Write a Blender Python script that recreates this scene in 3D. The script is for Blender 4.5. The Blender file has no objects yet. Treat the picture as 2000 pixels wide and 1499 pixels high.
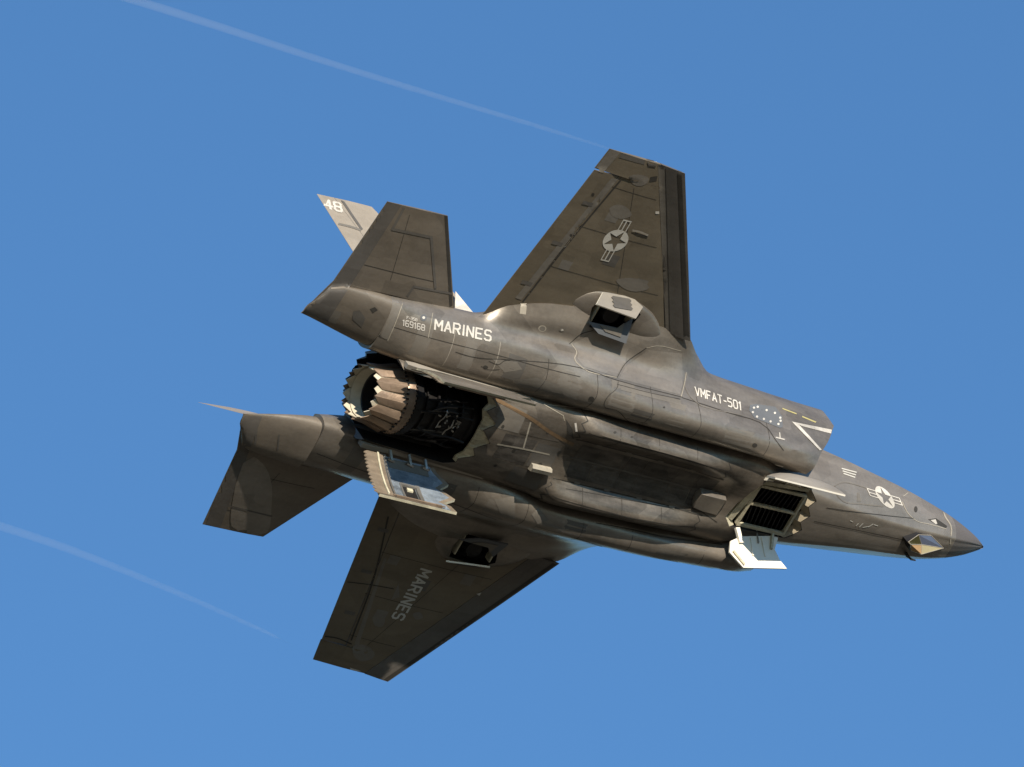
import bpy, bmesh, math, random
import numpy as np
from mathutils import Vector, Matrix
from mathutils.bvhtree import BVHTree
from mathutils.geometry import delaunay_2d_cdt

random.seed(7)
SC = bpy.context.scene
COL = SC.collection

# ------------------------------------------------------------------ camera, sky, sun, exposure
ELEV = math.radians(30.0)                        # the lens looks up at the aircraft
# aircraft axes (x forward from the nose, y left, z up) seen from the ground spot
RJ = np.array([[0.7839364002768235, -0.4703921279951646, -0.40518510120832024],
               [0.1972406957250078, 0.807528706266079, -0.5558718346041178],
               [0.5886763357490522, 0.3558491737750891, 0.7258316176997635]])
C0 = np.array([-7.5, 0, 0]); TJ = np.array([2.22671789, 1.17574405, 173.163095])
FPX = 114.082028 * 173.163095
LOOK = np.array([[1, 0, 0], [0, math.sin(ELEV), math.cos(ELEV)], [0, -math.cos(ELEV), math.sin(ELEV)]])  # cols: right, down, fwd
CAMPOS = np.array([0, 0, 1.7])
JETROT = LOOK @ RJ
JETPOS = CAMPOS + LOOK @ (TJ - RJ @ C0)

cd = bpy.data.cameras.new('camera'); cam = bpy.data.objects.new('camera', cd); COL.objects.link(cam)
cd.sensor_width = 36; cd.lens = 36 * FPX / 2000; cd.clip_start = 1; cd.clip_end = 5000
cam.location = CAMPOS; cam.rotation_euler = (math.radians(90) + ELEV, 0, 0)
SC.camera = cam

SUNJ = np.array([-0.20, -0.96, -0.178]); SUNJ = SUNJ / np.linalg.norm(SUNJ)   # towards the sun, aircraft axes
SUNW = JETROT @ SUNJ
sun_el = math.asin(SUNW[2]); sun_az = math.atan2(SUNW[0], SUNW[1])
w = bpy.data.worlds.new('World'); SC.world = w; w.use_nodes = True
nt = w.node_tree; nt.nodes.clear()
sky = nt.nodes.new('ShaderNodeTexSky'); sky.sky_type = 'NISHITA'; sky.sun_disc = False
sky.sun_elevation = max(sun_el, math.radians(6)); sky.sun_rotation = sun_az
sky.air_density = 1.0; sky.dust_density = 0.0; sky.ozone_density = 6.3; sky.altitude = 0
bg = nt.nodes.new('ShaderNodeBackground'); bg.inputs['Strength'].default_value = 0.110
wo = nt.nodes.new('ShaderNodeOutputWorld')
wb = nt.nodes.new('ShaderNodeMix'); wb.data_type = 'RGBA'; wb.blend_type = 'MULTIPLY'; wb.inputs['Factor'].default_value = 1
wb.inputs['B'].default_value = (0.93, 1.06, 1.03, 1); nt.links.new(sky.outputs[0], wb.inputs['A'])   # white balance of the whole sky
nt.links.new(wb.outputs['Result'], bg.inputs[0]); nt.links.new(bg.outputs[0], wo.inputs[0])

sd = bpy.data.lights.new('sun', 'SUN'); sd.energy = 5.0; sd.angle = math.radians(0.53); sd.color = (1, 0.90, 0.76)
sun = bpy.data.objects.new('sun', sd); COL.objects.link(sun)
sun.rotation_euler = Vector(SUNW).to_track_quat('Z', 'Y').to_euler(); sun.location = (0, 0, 100)
SC.view_settings.view_transform = 'Standard'; SC.view_settings.look = 'None'
SC.view_settings.exposure = 0.55; SC.view_settings.gamma = 1; SC.view_settings.use_curve_mapping = False
SC.cycles.volume_bounces = 0
print('SUN elevation', math.degrees(sun_el), 'azimuth', math.degrees(sun_az))

# ------------------------------------------------------------------ materials
def skin(name, col, rough=0.42, metal=0.25, var=0.30, streak=0.5, scale=1.0, soot=0.0):
    m = bpy.data.materials.new(name); m.use_nodes = True; n = m.node_tree.nodes; l = m.node_tree.links
    p = n['Principled BSDF']
    tc = n.new('ShaderNodeTexCoord')
    mp = n.new('ShaderNodeMapping'); mp.inputs['Scale'].default_value = (0.5 * scale, 2.2 * scale, 2.2 * scale)
    l.new(tc.outputs['Object'], mp.inputs[0])
    def noise(sc_, det, vec=tc.outputs['Object']):
        t = n.new('ShaderNodeTexNoise'); t.inputs['Scale'].default_value = sc_; t.inputs['Detail'].default_value = det
        t.inputs['Roughness'].default_value = 0.62
        l.new(vec, t.inputs['Vector']); return t.outputs['Fac']
    a = noise(1.1 * scale, 5); b = noise(2.0, 6, mp.outputs[0]); c = noise(14 * scale, 4)
    def math_(op, x, y):
        q = n.new('ShaderNodeMath'); q.operation = op
        for i, v in enumerate((x, y)):
            if isinstance(v, (int, float)): q.inputs[i].default_value = v
            else: l.new(v, q.inputs[i])
        return q.outputs[0]
    s = math_('ADD', math_('MULTIPLY', a, 0.6), math_('MULTIPLY', b, streak * 1.6))
    vo = n.new('ShaderNodeTexVoronoi'); vo.distance = 'CHEBYCHEV'; vo.inputs['Scale'].default_value = 1.7 * scale
    mv = n.new('ShaderNodeMapping'); mv.inputs['Scale'].default_value = (0.8, 1.25, 1.25); l.new(tc.outputs['Object'], mv.inputs[0]); l.new(mv.outputs[0], vo.inputs['Vector'])
    sx = n.new('ShaderNodeSeparateColor'); l.new(vo.outputs['Color'], sx.inputs[0])
    s = math_('ADD', s, math_('MULTIPLY', math_('SUBTRACT', sx.outputs[0], 0.5), 0.24))
    s = math_('ADD', s, math_('MULTIPLY', c, 0.35))
    s = math_('SUBTRACT', s, 0.5 * (0.95 + streak * 1.6))
    v = math_('ADD', math_('MULTIPLY', s, var * 3.2), 1.0)
    v = math_('MAXIMUM', v, 0.25)
    mul = n.new('ShaderNodeVectorMath'); mul.operation = 'SCALE'; mul.inputs[0].default_value = col
    l.new(v, mul.inputs['Scale'])
    hue = n.new('ShaderNodeMix'); hue.data_type = 'RGBA'; hue.blend_type = 'MULTIPLY'
    l.new(noise(0.8, 3), hue.inputs['Factor'])
    l.new(mul.outputs[0], hue.inputs['A']); hue.inputs['B'].default_value = (1.0, 0.93, 0.82, 1)
    l.new(hue.outputs['Result'], p.inputs['Base Color'])
    r = math_('ADD', math_('MULTIPLY', b, 0.22), rough - 0.11)
    l.new(r, p.inputs['Roughness']); p.inputs['Metallic'].default_value = metal; p.inputs['Specular IOR Level'].default_value = 0.3
    bp = n.new('ShaderNodeBump'); bp.inputs['Strength'].default_value = 0.22; bp.inputs['Distance'].default_value = 0.05
    l.new(a, bp.inputs['Height']); l.new(bp.outputs[0], p.inputs['Normal'])
    return m

M = {}
M['skin'] = skin('grey_coating', (0.215, 0.196, 0.174), var=0.34, rough=0.37, metal=0.55)
M['wing'] = skin('wing_coating', (0.150, 0.130, 0.100), var=0.20, rough=0.46, metal=0.3)
M['edge'] = skin('edge_coating', (0.105, 0.099, 0.094), var=0.18, rough=0.5, metal=0.2)
M['radome'] = skin('radome_coating', (0.108, 0.102, 0.102), var=0.05, streak=0.2, rough=0.5, metal=0.1)
M['tail'] = skin('tail_coating', (0.175, 0.155, 0.132), var=0.24, rough=0.42, metal=0.4)
M['nose'] = skin('nose_coating', (0.245, 0.224, 0.20), var=0.26, rough=0.38, metal=0.5)
M['belly'] = skin('belly_coating', (0.150, 0.134, 0.116), var=0.45, streak=0.9, rough=0.38, metal=0.5)
M['fin'] = skin('fin_coating', (0.30, 0.268, 0.225), var=0.16, rough=0.45, metal=0.25)
M['patch'] = skin('patch_coating', (0.30, 0.28, 0.25), var=0.14, rough=0.5, metal=0.3)
M['patch_dark'] = skin('patch_dark_coating', (0.105, 0.100, 0.094), var=0.2, rough=0.5, metal=0.2)
M['patch_mid'] = skin('patch_mid_coating', (0.158, 0.148, 0.134), var=0.2, rough=0.5, metal=0.2)
M['seam'] = skin('seam_filler', (0.035, 0.033, 0.03), var=0.2, rough=0.6, metal=0)
M['seam_light'] = skin('seam_light_filler', (0.30, 0.28, 0.24), var=0.25, rough=0.55, metal=0.1)
M['rust'] = skin('oil_stain', (0.165, 0.112, 0.066), var=0.5, rough=0.5, metal=0.1)
M['white'] = skin('white_interior_paint', (0.74, 0.72, 0.66), var=0.06, streak=0.3, rough=0.5, metal=0)
M['mark'] = skin('marking_paint', (0.47, 0.46, 0.435), var=0.42, rough=0.6, metal=0)
M['mark_grey'] = skin('faded_marking_paint', (0.40, 0.39, 0.37), var=0.1, rough=0.6, metal=0)
M['mark_dull'] = skin('dull_marking_paint', (0.42, 0.42, 0.40), var=0.16, rough=0.6, metal=0)
M['yellow'] = skin('yellow_marking', (0.36, 0.33, 0.15), var=0.1, rough=0.6, metal=0)
M['slate'] = skin('slate_marking_and_shade', (0.10, 0.11, 0.125), var=0.1, rough=0.6, metal=0)
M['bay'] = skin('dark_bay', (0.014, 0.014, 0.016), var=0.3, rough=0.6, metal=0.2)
M['soot'] = skin('sooty_metal', (0.030, 0.029, 0.030), var=0.4, rough=0.5, metal=0.6)
M['frame'] = skin('bay_frame_paint', (0.42, 0.40, 0.31), var=0.35, rough=0.5, metal=0, scale=3)
M['steel'] = skin('bare_metal', (0.40, 0.39, 0.37), var=0.2, rough=0.35, metal=0.8)
M['door_metal'] = skin('door_lining', (0.27, 0.325, 0.395), var=0.55, rough=0.36, metal=0.55, scale=2)
M['petal'] = skin('heat_stained_metal', (0.245, 0.185, 0.14), var=0.30, rough=0.42, metal=0.45, scale=3)
M['ceramic'] = skin('ceramic_liner', (0.50, 0.465, 0.375), var=0.14, rough=0.6, metal=0, scale=3)
M['dark_skin'] = skin('dark_mottled_coating', (0.072, 0.066, 0.060), var=0.5, streak=1.0, rough=0.5, metal=0.2, scale=2)
M['darkish_skin'] = skin('darkish_mottled_coating', (0.092, 0.084, 0.075), var=0.5, streak=1.0, rough=0.5, metal=0.2, scale=2)
M['olive_frame'] = skin('bay_olive_paint', (0.40, 0.37, 0.27), var=0.5, rough=0.5, metal=0, scale=5)
M['strip'] = skin('door_edge_metal', (0.20, 0.165, 0.128), var=0.3, rough=0.45, metal=0.3, scale=3)
M['tooth'] = skin('bay_tooth_paint', (0.30, 0.265, 0.20), var=0.3, rough=0.5, metal=0.1, scale=3)
M['vane'] = skin('black_vane', (0.02, 0.02, 0.022), var=0.2, rough=0.5, metal=0.3)
M['glass'] = skin('tinted_canopy', (0.03, 0.028, 0.02), var=0.05, rough=0.06, metal=0.2)
M['amber'] = skin('amber_window', (0.42, 0.27, 0.12), var=0.1, rough=0.3, metal=0.15)
M['gold'] = skin('gold_window', (0.38, 0.33, 0.19), var=0.1, rough=0.3, metal=0.15)
M['bluepane'] = skin('blue_window', (0.10, 0.12, 0.18), var=0.1, rough=0.2, metal=0.15)
M['olive'] = skin('olive_window', (0.10, 0.095, 0.04), var=0.1, rough=0.15, metal=0.5)

gm = bpy.data.materials.new('dry_ground'); gm.use_nodes = True; gn = gm.node_tree.nodes; gl = gm.node_tree.links
gt = gn.new('ShaderNodeTexNoise'); gt.inputs['Scale'].default_value = 0.02; gt.inputs['Detail'].default_value = 6
gr = gn.new('ShaderNodeValToRGB'); gr.color_ramp.elements[0].color = (0.045, 0.042, 0.026, 1); gr.color_ramp.elements[1].color = (0.13, 0.105, 0.07, 1)
gc = gn.new('ShaderNodeTexCoord'); gl.new(gc.outputs['Object'], gt.inputs['Vector']); gl.new(gt.outputs['Fac'], gr.inputs[0])
gl.new(gr.outputs[0], gn['Principled BSDF'].inputs['Base Color']); gn['Principled BSDF'].inputs['Roughness'].default_value = 0.95
gme = bpy.data.meshes.new('ground'); gme.from_pydata([(6000 * math.cos(t), 6000 * math.sin(t), 0) for t in np.linspace(0, 2 * math.pi, 64, endpoint=False)], [], [tuple(range(64))])
gme.materials.append(gm); go = bpy.data.objects.new('ground', gme); COL.objects.link(go); go['kind'] = 'structure'
cd.clip_end = 20000

# ------------------------------------------------------------------ object helpers
jet = bpy.data.objects.new('fighter_jet', None); COL.objects.link(jet)
jet.matrix_world = Matrix.Translation(Vector(JETPOS)) @ Matrix(JETROT.tolist()).to_4x4()
jet['label'] = 'dark grey stealth fighter jet banking with belly showing, nozzle and lift fan doors open'
jet['category'] = 'fighter jet'

def mesh(name, verts, faces, mats, parent=None, smooth=True, angle=32, idx=None):
    me = bpy.data.meshes.new(name)
    me.from_pydata([tuple(map(float, v)) for v in verts], [], [tuple(f) for f in faces])
    if not isinstance(mats, (list, tuple)): mats = [mats]
    for m in mats: me.materials.append(m)
    if idx is not None: me.polygons.foreach_set('material_index', idx)
    me.validate(); me.update()
    bm = bmesh.new(); bm.from_mesh(me)
    bmesh.ops.recalc_face_normals(bm, faces=bm.faces); bm.to_mesh(me); bm.free()
    if smooth:
        me.shade_smooth(); me.set_sharp_from_angle(angle=math.radians(angle))
    o = bpy.data.objects.new(name, me); COL.objects.link(o)
    o.parent = parent if parent is not None else jet
    return o

def copy_obj(o, parent):
    c = o.copy(); COL.objects.link(c); c.parent = parent; return c

def boolean(o, cutters):
    """cut the cutter shapes out of a mesh; the cut faces keep the cutter's material"""
    for cv, cf, cm in cutters:
        c = mesh('cutter', cv, cf, cm, parent=None, smooth=False); c.parent = None; p = o.parent; o.parent = None
        md = o.modifiers.new('cut', 'BOOLEAN'); md.operation = 'DIFFERENCE'; md.object = c; md.solver = 'EXACT'
        md.material_mode = 'TRANSFER'
        bpy.context.view_layer.update()
        ev = o.evaluated_get(bpy.context.evaluated_depsgraph_get())
        nm = bpy.data.meshes.new_from_object(ev); o.modifiers.clear(); old = o.data; nm.name = old.name
        o.data = nm; o.parent = p
        bpy.data.meshes.remove(old); bpy.data.objects.remove(c)
    o.data.shade_smooth(); o.data.set_sharp_from_angle(angle=math.radians(32))

def pchip(xs, ys, xq):
    xs = np.asarray(xs, float); ys = np.asarray(ys, float); h = np.diff(xs); d = np.diff(ys, axis=0) / h[:, None]
    m = np.zeros_like(ys); m[0] = d[0]; m[-1] = d[-1]
    for i in range(1, len(xs) - 1):
        a, b = d[i - 1], d[i]; w1 = 2 * h[i] + h[i - 1]; w2 = h[i] + 2 * h[i - 1]
        with np.errstate(divide='ignore', invalid='ignore'):
            v = (w1 + w2) / (w1 / a + w2 / b)
        m[i] = np.where(a * b > 0, v, 0)
    out = []
    for q in xq:
        i = min(max(np.searchsorted(xs, q) - 1, 0), len(h) - 1); t = (q - xs[i]) / h[i]
        out.append((2 * t**3 - 3 * t**2 + 1) * ys[i] + (t**3 - 2 * t**2 + t) * h[i] * m[i] + (-2 * t**3 + 3 * t**2) * ys[i + 1] + (t**3 - t**2) * h[i] * m[i + 1])
    return np.array(out)

def spline(pts, n=5, sharp=(), closed=False):
    """Catmull-Rom through pts; at sharp indices the tangent breaks"""
    pts = [np.asarray(p, float) for p in pts]; N = len(pts); out = []
    segs = N if closed else N - 1
    for i in range(segs):
        p1, p2 = pts[i], pts[(i + 1) % N]
        p0 = pts[i - 1] if (i > 0 or closed) and i not in sharp else p1 - (p2 - p1)
        p3 = pts[(i + 2) % N] if (i + 2 < N or closed) and (i + 1) % N not in sharp else p2 + (p2 - p1)
        def tan(a, b, c):
            la, lc = np.linalg.norm(b - a) + 1e-9, np.linalg.norm(c - b) + 1e-9
            return ((b - a) / la * lc + (c - b) / lc * la) / (la + lc)
        L = np.linalg.norm(p2 - p1)
        m1 = tan(p0, p1, p2) * L; m2 = tan(p1, p2, p3) * L
        for k in range(n):
            t = k / n
            out.append((2*t**3-3*t**2+1)*p1 + (t**3-2*t**2+t)*m1 + (-2*t**3+3*t**2)*p2 + (t**3-t**2)*m2)
    if not closed: out.append(pts[-1])
    return out

def loft(rings, cap0=True, cap1=True):
    n = len(rings[0]); V = [p for r in rings for p in r]; Fc = []
    for i in range(len(rings) - 1):
        for j in range(n):
            k = (j + 1) % n
            Fc.append((i * n + j, i * n + k, (i + 1) * n + k, (i + 1) * n + j))
    if cap0: Fc.append(tuple(range(n - 1, -1, -1)))
    if cap1: Fc.append(tuple(range((len(rings) - 1) * n, len(rings) * n)))
    return V, Fc

def box(c, s):
    c = np.array(c); s = np.array(s) / 2
    V = [c + s * np.array(q) for q in [(-1,-1,-1),(1,-1,-1),(1,1,-1),(-1,1,-1),(-1,-1,1),(1,-1,1),(1,1,1),(-1,1,1)]]
    return V, [(0,3,2,1),(4,5,6,7),(0,1,5,4),(1,2,6,5),(2,3,7,6),(3,0,4,7)]

def bar(a, b, wd, ht, up=(0, 0, 1)):
    a = np.array(a, float); b = np.array(b, float); d = b - a; d /= np.linalg.norm(d); u = np.array(up, float)
    s = np.cross(d, u); s /= np.linalg.norm(s); u = np.cross(s, d)
    V = [p + s * wd / 2 * i + u * ht / 2 * j for p in (a, b) for i, j in ((-1,-1),(1,-1),(1,1),(-1,1))]
    return V, [(0,1,2,3),(7,6,5,4),(0,4,5,1),(1,5,6,2),(2,6,7,3),(3,7,4,0)]

def tube(pts, r, n=8):
    pts = [np.array(p, float) for p in pts]; rings = []
    for i, p in enumerate(pts):
        d = pts[min(i + 1, len(pts) - 1)] - pts[max(i - 1, 0)]; d /= np.linalg.norm(d)
        a = np.cross(d, (0.3, 0.5, 0.81)); a /= np.linalg.norm(a); b = np.cross(d, a)
        rr = r[i] if isinstance(r, (list, tuple)) else r
        rings.append([p + rr * (a * math.cos(t) + b * math.sin(t)) for t in np.linspace(0, 2 * math.pi, n, endpoint=False)])
    return loft(rings)

def join(*parts):
    V, Fc = [], []
    for v, f in parts:
        o = len(V); V += list(v); Fc += [tuple(i + o for i in q) for q in f]
    return V, Fc

# ------------------------------------------------------------------ sight lines, to place markings where they sit on the skin
ORG = C0 - RJ.T @ TJ
def sight(u, v): return ORG, RJ.T @ np.array([(u - 1000) / FPX, (v - 749.5) / FPX, 1.0])
def at(u, v, ax, val):
    o, d = sight(u, v); t = (val - o[ax]) / d[ax]; return o + t * d
def on_plane(u, v, p0, nrm):
    o, d = sight(u, v); p0 = np.array(p0); nrm = np.array(nrm); t = ((p0 - o) @ nrm) / (d @ nrm); return o + t * d

class Skin:
    def __init__(self, objs):
        V, Fc = [], []
        for ob in objs:
            o = len(V); V += [v.co.copy() for v in ob.data.vertices]; Fc += [tuple(i + o for i in p.vertices) for p in ob.data.polygons]
        self.t = BVHTree.FromPolygons(V, Fc)
    def hit(self, u, v, h):
        o, d = sight(u, v); dv = Vector(d).normalized()
        loc, nrm, i, dist = self.t.ray_cast(Vector(o), dv)
        if loc is None: return None
        if nrm.dot(dv) > 0: nrm = -nrm
        return loc + nrm * h

def drape(name, poly, skinhost, mat, parent, h=0.004, step=7.0, hole=None):
    """a thin patch of coating laid on the skin inside the outline poly"""
    poly = [tuple(map(float, p)) for p in poly]; P = []
    def dense(loop):
        r = []
        for i, a in enumerate(loop):
            b = loop[(i + 1) % len(loop)]; k = max(1, int(math.dist(a, b) / step))
            r += [(a[0] + (b[0]-a[0]) * q / k, a[1] + (b[1]-a[1]) * q / k) for q in range(k)]
        return r
    d = dense(poly); n = len(d); verts = [Vector(p) for p in d]; edges = [(i, (i + 1) % n) for i in range(n)]
    if hole:
        dh = dense(hole); m = len(dh); edges += [(n + i, n + (i + 1) % m) for i in range(m)]; verts += [Vector(p) for p in dh]
    xs = [p[0] for p in poly]; ys = [p[1] for p in poly]
    def inside(x, y, lp):
        c = False; j = len(lp) - 1
        for i in range(len(lp)):
            if (lp[i][1] > y) != (lp[j][1] > y) and x < (lp[j][0]-lp[i][0]) * (y-lp[i][1]) / (lp[j][1]-lp[i][1]) + lp[i][0]: c = not c
            j = i
        return c
    y0 = min(ys) + step / 2
    while y0 < max(ys):
        x0 = min(xs) + step / 2
        while x0 < max(xs):
            if inside(x0, y0, poly): verts.append(Vector((x0, y0)))
            x0 += step
        y0 += step
    v2, _, f2, *_ = delaunay_2d_cdt(verts, edges, [], 1 if not hole else 0, 1e-4)
    V, ok = [], []
    for p in v2:
        q = skinhost.hit(p[0], p[1], h); ok.append(q is not None); V.append(q if q is not None else Vector((0, 0, 0)))
    Fc = []
    for f in f2:
        if not all(ok[i] for i in f): continue
        cx = sum(v2[i][0] for i in f) / 3; cy = sum(v2[i][1] for i in f) / 3
        if not inside(cx, cy, poly) or (hole and inside(cx, cy, hole)): continue
        if max((V[f[a]] - V[f[a - 1]]).length for a in range(3)) > 0.6: continue
        Fc.append(tuple(f))
    used = sorted({i for f in Fc for i in f}); mp = {u: k for k, u in enumerate(used)}
    return [V[i] for i in used], [tuple(mp[i] for i in f) for f in Fc]

def patch(name, poly, host, mat, parent, h=0.004, step=7.0, hole=None):
    v, f = drape(name, poly, host, mat, parent, h, step, hole)
    if not f: print('EMPTY PATCH', name, poly[:2]); return None
    me = bpy.data.meshes.new(name); me.from_pydata([tuple(x) for x in v], [], f); me.materials.append(mat); me.shade_smooth()
    o = bpy.data.objects.new(name, me); COL.objects.link(o); o.parent = parent
    return o

def strips(lines, wd):
    """outline boxes of a polyline, in sight coordinates"""
    out = []
    for ln in lines:
        for a, b in zip(ln[:-1], ln[1:]):
            a = np.array(a, float); b = np.array(b, float); d = b - a; L = np.linalg.norm(d)
            if L < 1e-6: continue
            d /= L; s = np.array([-d[1], d[0]]) * wd / 2; e = d * wd * 0.35
            out.append([a - e - s, b + e - s, b + e + s, a - e + s])
    return out

def line(name, pts, wd, host, mat, parent, h=0.005, curve=True):
    if curve and len(pts) > 2: pts = [tuple(p) for p in spline(pts, 4)]
    parts = []
    for i, q in enumerate(strips([pts], wd)):
        parts.append(drape(name, q, host, mat, parent, h + 0.0006 * (i % 3), 6))
    v, f = join(*parts)
    if not f: print('EMPTY LINE', name, pts[0]); return None
    me = bpy.data.meshes.new(name); me.from_pydata([tuple(x) for x in v], [], f); me.materials.append(mat)
    o = bpy.data.objects.new(name, me); COL.objects.link(o); o.parent = parent
    return o

GL = {
 'M': [[(0,0),(0,1),(.33,.35),(.66,1),(.66,0)]], 'A': [[(0,0),(.31,1),(.62,0)],[(.13,.33),(.49,.33)]],
 'R': [[(0,0),(0,1),(.45,1),(.6,.86),(.6,.63),(.45,.48),(0,.48)],[(.3,.48),(.6,0)]], 'I': [[(.1,0),(.1,1)]],
 'N': [[(0,0),(0,1),(.58,0),(.58,1)]], 'E': [[(.56,0),(0,0),(0,1),(.56,1)],[(0,.5),(.46,.5)]],
 'S': [[(0,.12),(.12,0),(.46,0),(.58,.14),(.58,.38),(.46,.5),(.12,.5),(0,.62),(0,.86),(.12,1),(.46,1),(.58,.88)]],
 'V': [[(0,1),(.31,0),(.62,1)]], 'F': [[(0,0),(0,1),(.56,1)],[(0,.5),(.44,.5)]], 'T': [[(0,1),(.62,1)],[(.31,0),(.31,1)]],
 '-': [[(.05,.45),(.4,.45)]], '5': [[(0,0),(.44,0),(.58,.14),(.58,.42),(.44,.56),(0,.56),(0,1),(.56,1)]],
 '0': [[(.12,0),(.46,0),(.58,.14),(.58,.86),(.46,1),(.12,1),(0,.86),(0,.14),(.12,0)]], '1': [[(.02,.82),(.2,1),(.2,0)]],
 '6': [[(.56,1),(.14,1),(0,.86),(0,.14),(.12,0),(.46,0),(.58,.14),(.58,.4),(.46,.54),(0,.54)]],
 '9': [[(.02,0),(.44,0),(.58,.14),(.58,.86),(.46,1),(.12,1),(0,.86),(0,.6),(.12,.46),(.58,.46)]],
 '8': [[(.12,0),(.46,0),(.58,.14),(.58,.38),(.46,.5),(.58,.62),(.58,.86),(.46,1),(.12,1),(0,.86),(0,.62),(.12,.5),(0,.38),(0,.14),(.12,0)],[(.12,.5),(.46,.5)]],
 '4': [[(.46,0),(.46,1),(0,.32),(.62,.32)]], '3': [[(0,1),(.46,1),(.58,.86),(.58,.62),(.46,.5),(.15,.5)],[(.46,.5),(.58,.38),(.58,.14),(.46,0),(0,0)]],
 'B': [[(0,0),(0,1),(.44,1),(.58,.86),(.58,.62),(.44,.5),(0,.5)],[(.44,.5),(.58,.38),(.58,.14),(.44,0),(0,0)]], ' ': []}
GW = {'I': .2, '1': .3, '-': .45, 'M': .66}
def lettering(txt, o, across, up, host, mat, parent, th=0.17, h=0.006, gap=0.26):
    o = np.array(o, float); across = np.array(across, float); up = np.array(up, float)
    tot = sum(GW.get(c, .6) for c in txt) + gap * (len(txt) - 1); x = 0; parts = []; k = 0
    for c in txt:
        for ln in GL[c]:
            for (a, b) in zip(ln[:-1], ln[1:]):
                a = np.array(a); b = np.array(b); d = b - a; L = np.linalg.norm(d); d = d / L
                s = np.array([-d[1], d[0]]) * th / 2; e = d * th * 0.3
                q = [o + (x + p[0]) / tot * across + p[1] * up for p in (a - e - s, b + e - s, b + e + s, a - e + s)]
                parts.append(drape('lettering', q, host, mat, parent, h + 0.0007 * (k % 5), 8)); k += 1
        x += GW.get(c, .6) + gap
    v, f = join(*parts)
    me = bpy.data.meshes.new('lettering'); me.from_pydata([tuple(p) for p in v], [], f); me.materials.append(mat)
    ob = bpy.data.objects.new('lettering', me); COL.objects.link(ob); ob.parent = parent
    return ob

def insignia(c, a, b, host, mat, parent, h=0.006):
    """star in a disc with side bars: a = half bar axis for one disc radius, b = star's top for one radius"""
    c = np.array(c, float); a = np.array(a, float); b = np.array(b, float)
    def tp(p): return tuple(c + p[0] * a + p[1] * b)
    disc = [tp((math.cos(t), math.sin(t))) for t in np.linspace(0, 2 * math.pi, 32, endpoint=False)]
    star = []
    for k in range(10):
        r = 0.93 if k % 2 == 0 else 0.36; t = math.pi / 2 + k * math.pi / 5; star.append(tp((r * math.cos(t), r * math.sin(t))))
    parts = [drape('d', disc, host, mat, parent, h, 6, hole=star)]
    for s in (-1, 1):
        def rect(x0, x1, y0, y1): return [tp((s * x0, y0)), tp((s * x1, y0)), tp((s * x1, y1)), tp((s * x0, y1))]
        for (y0, y1) in ((-.32, -.24), (-.03, .07), (.33, .41)):
            parts.append(drape('d', rect(0.93, 1.84, y0, y1), host, mat, parent, h + 0.001, 8))
        parts.append(drape('d', rect(1.84, 1.95, -.32, .41), host, mat, parent, h + 0.0016, 8))
    v, f = join(*parts)
    me = bpy.data.meshes.new('national_insignia'); me.from_pydata([tuple(p) for p in v], [], f); me.materials.append(mat)
    ob = bpy.data.objects.new('national_insignia', me); COL.objects.link(ob); ob.parent = parent
    return ob

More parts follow.
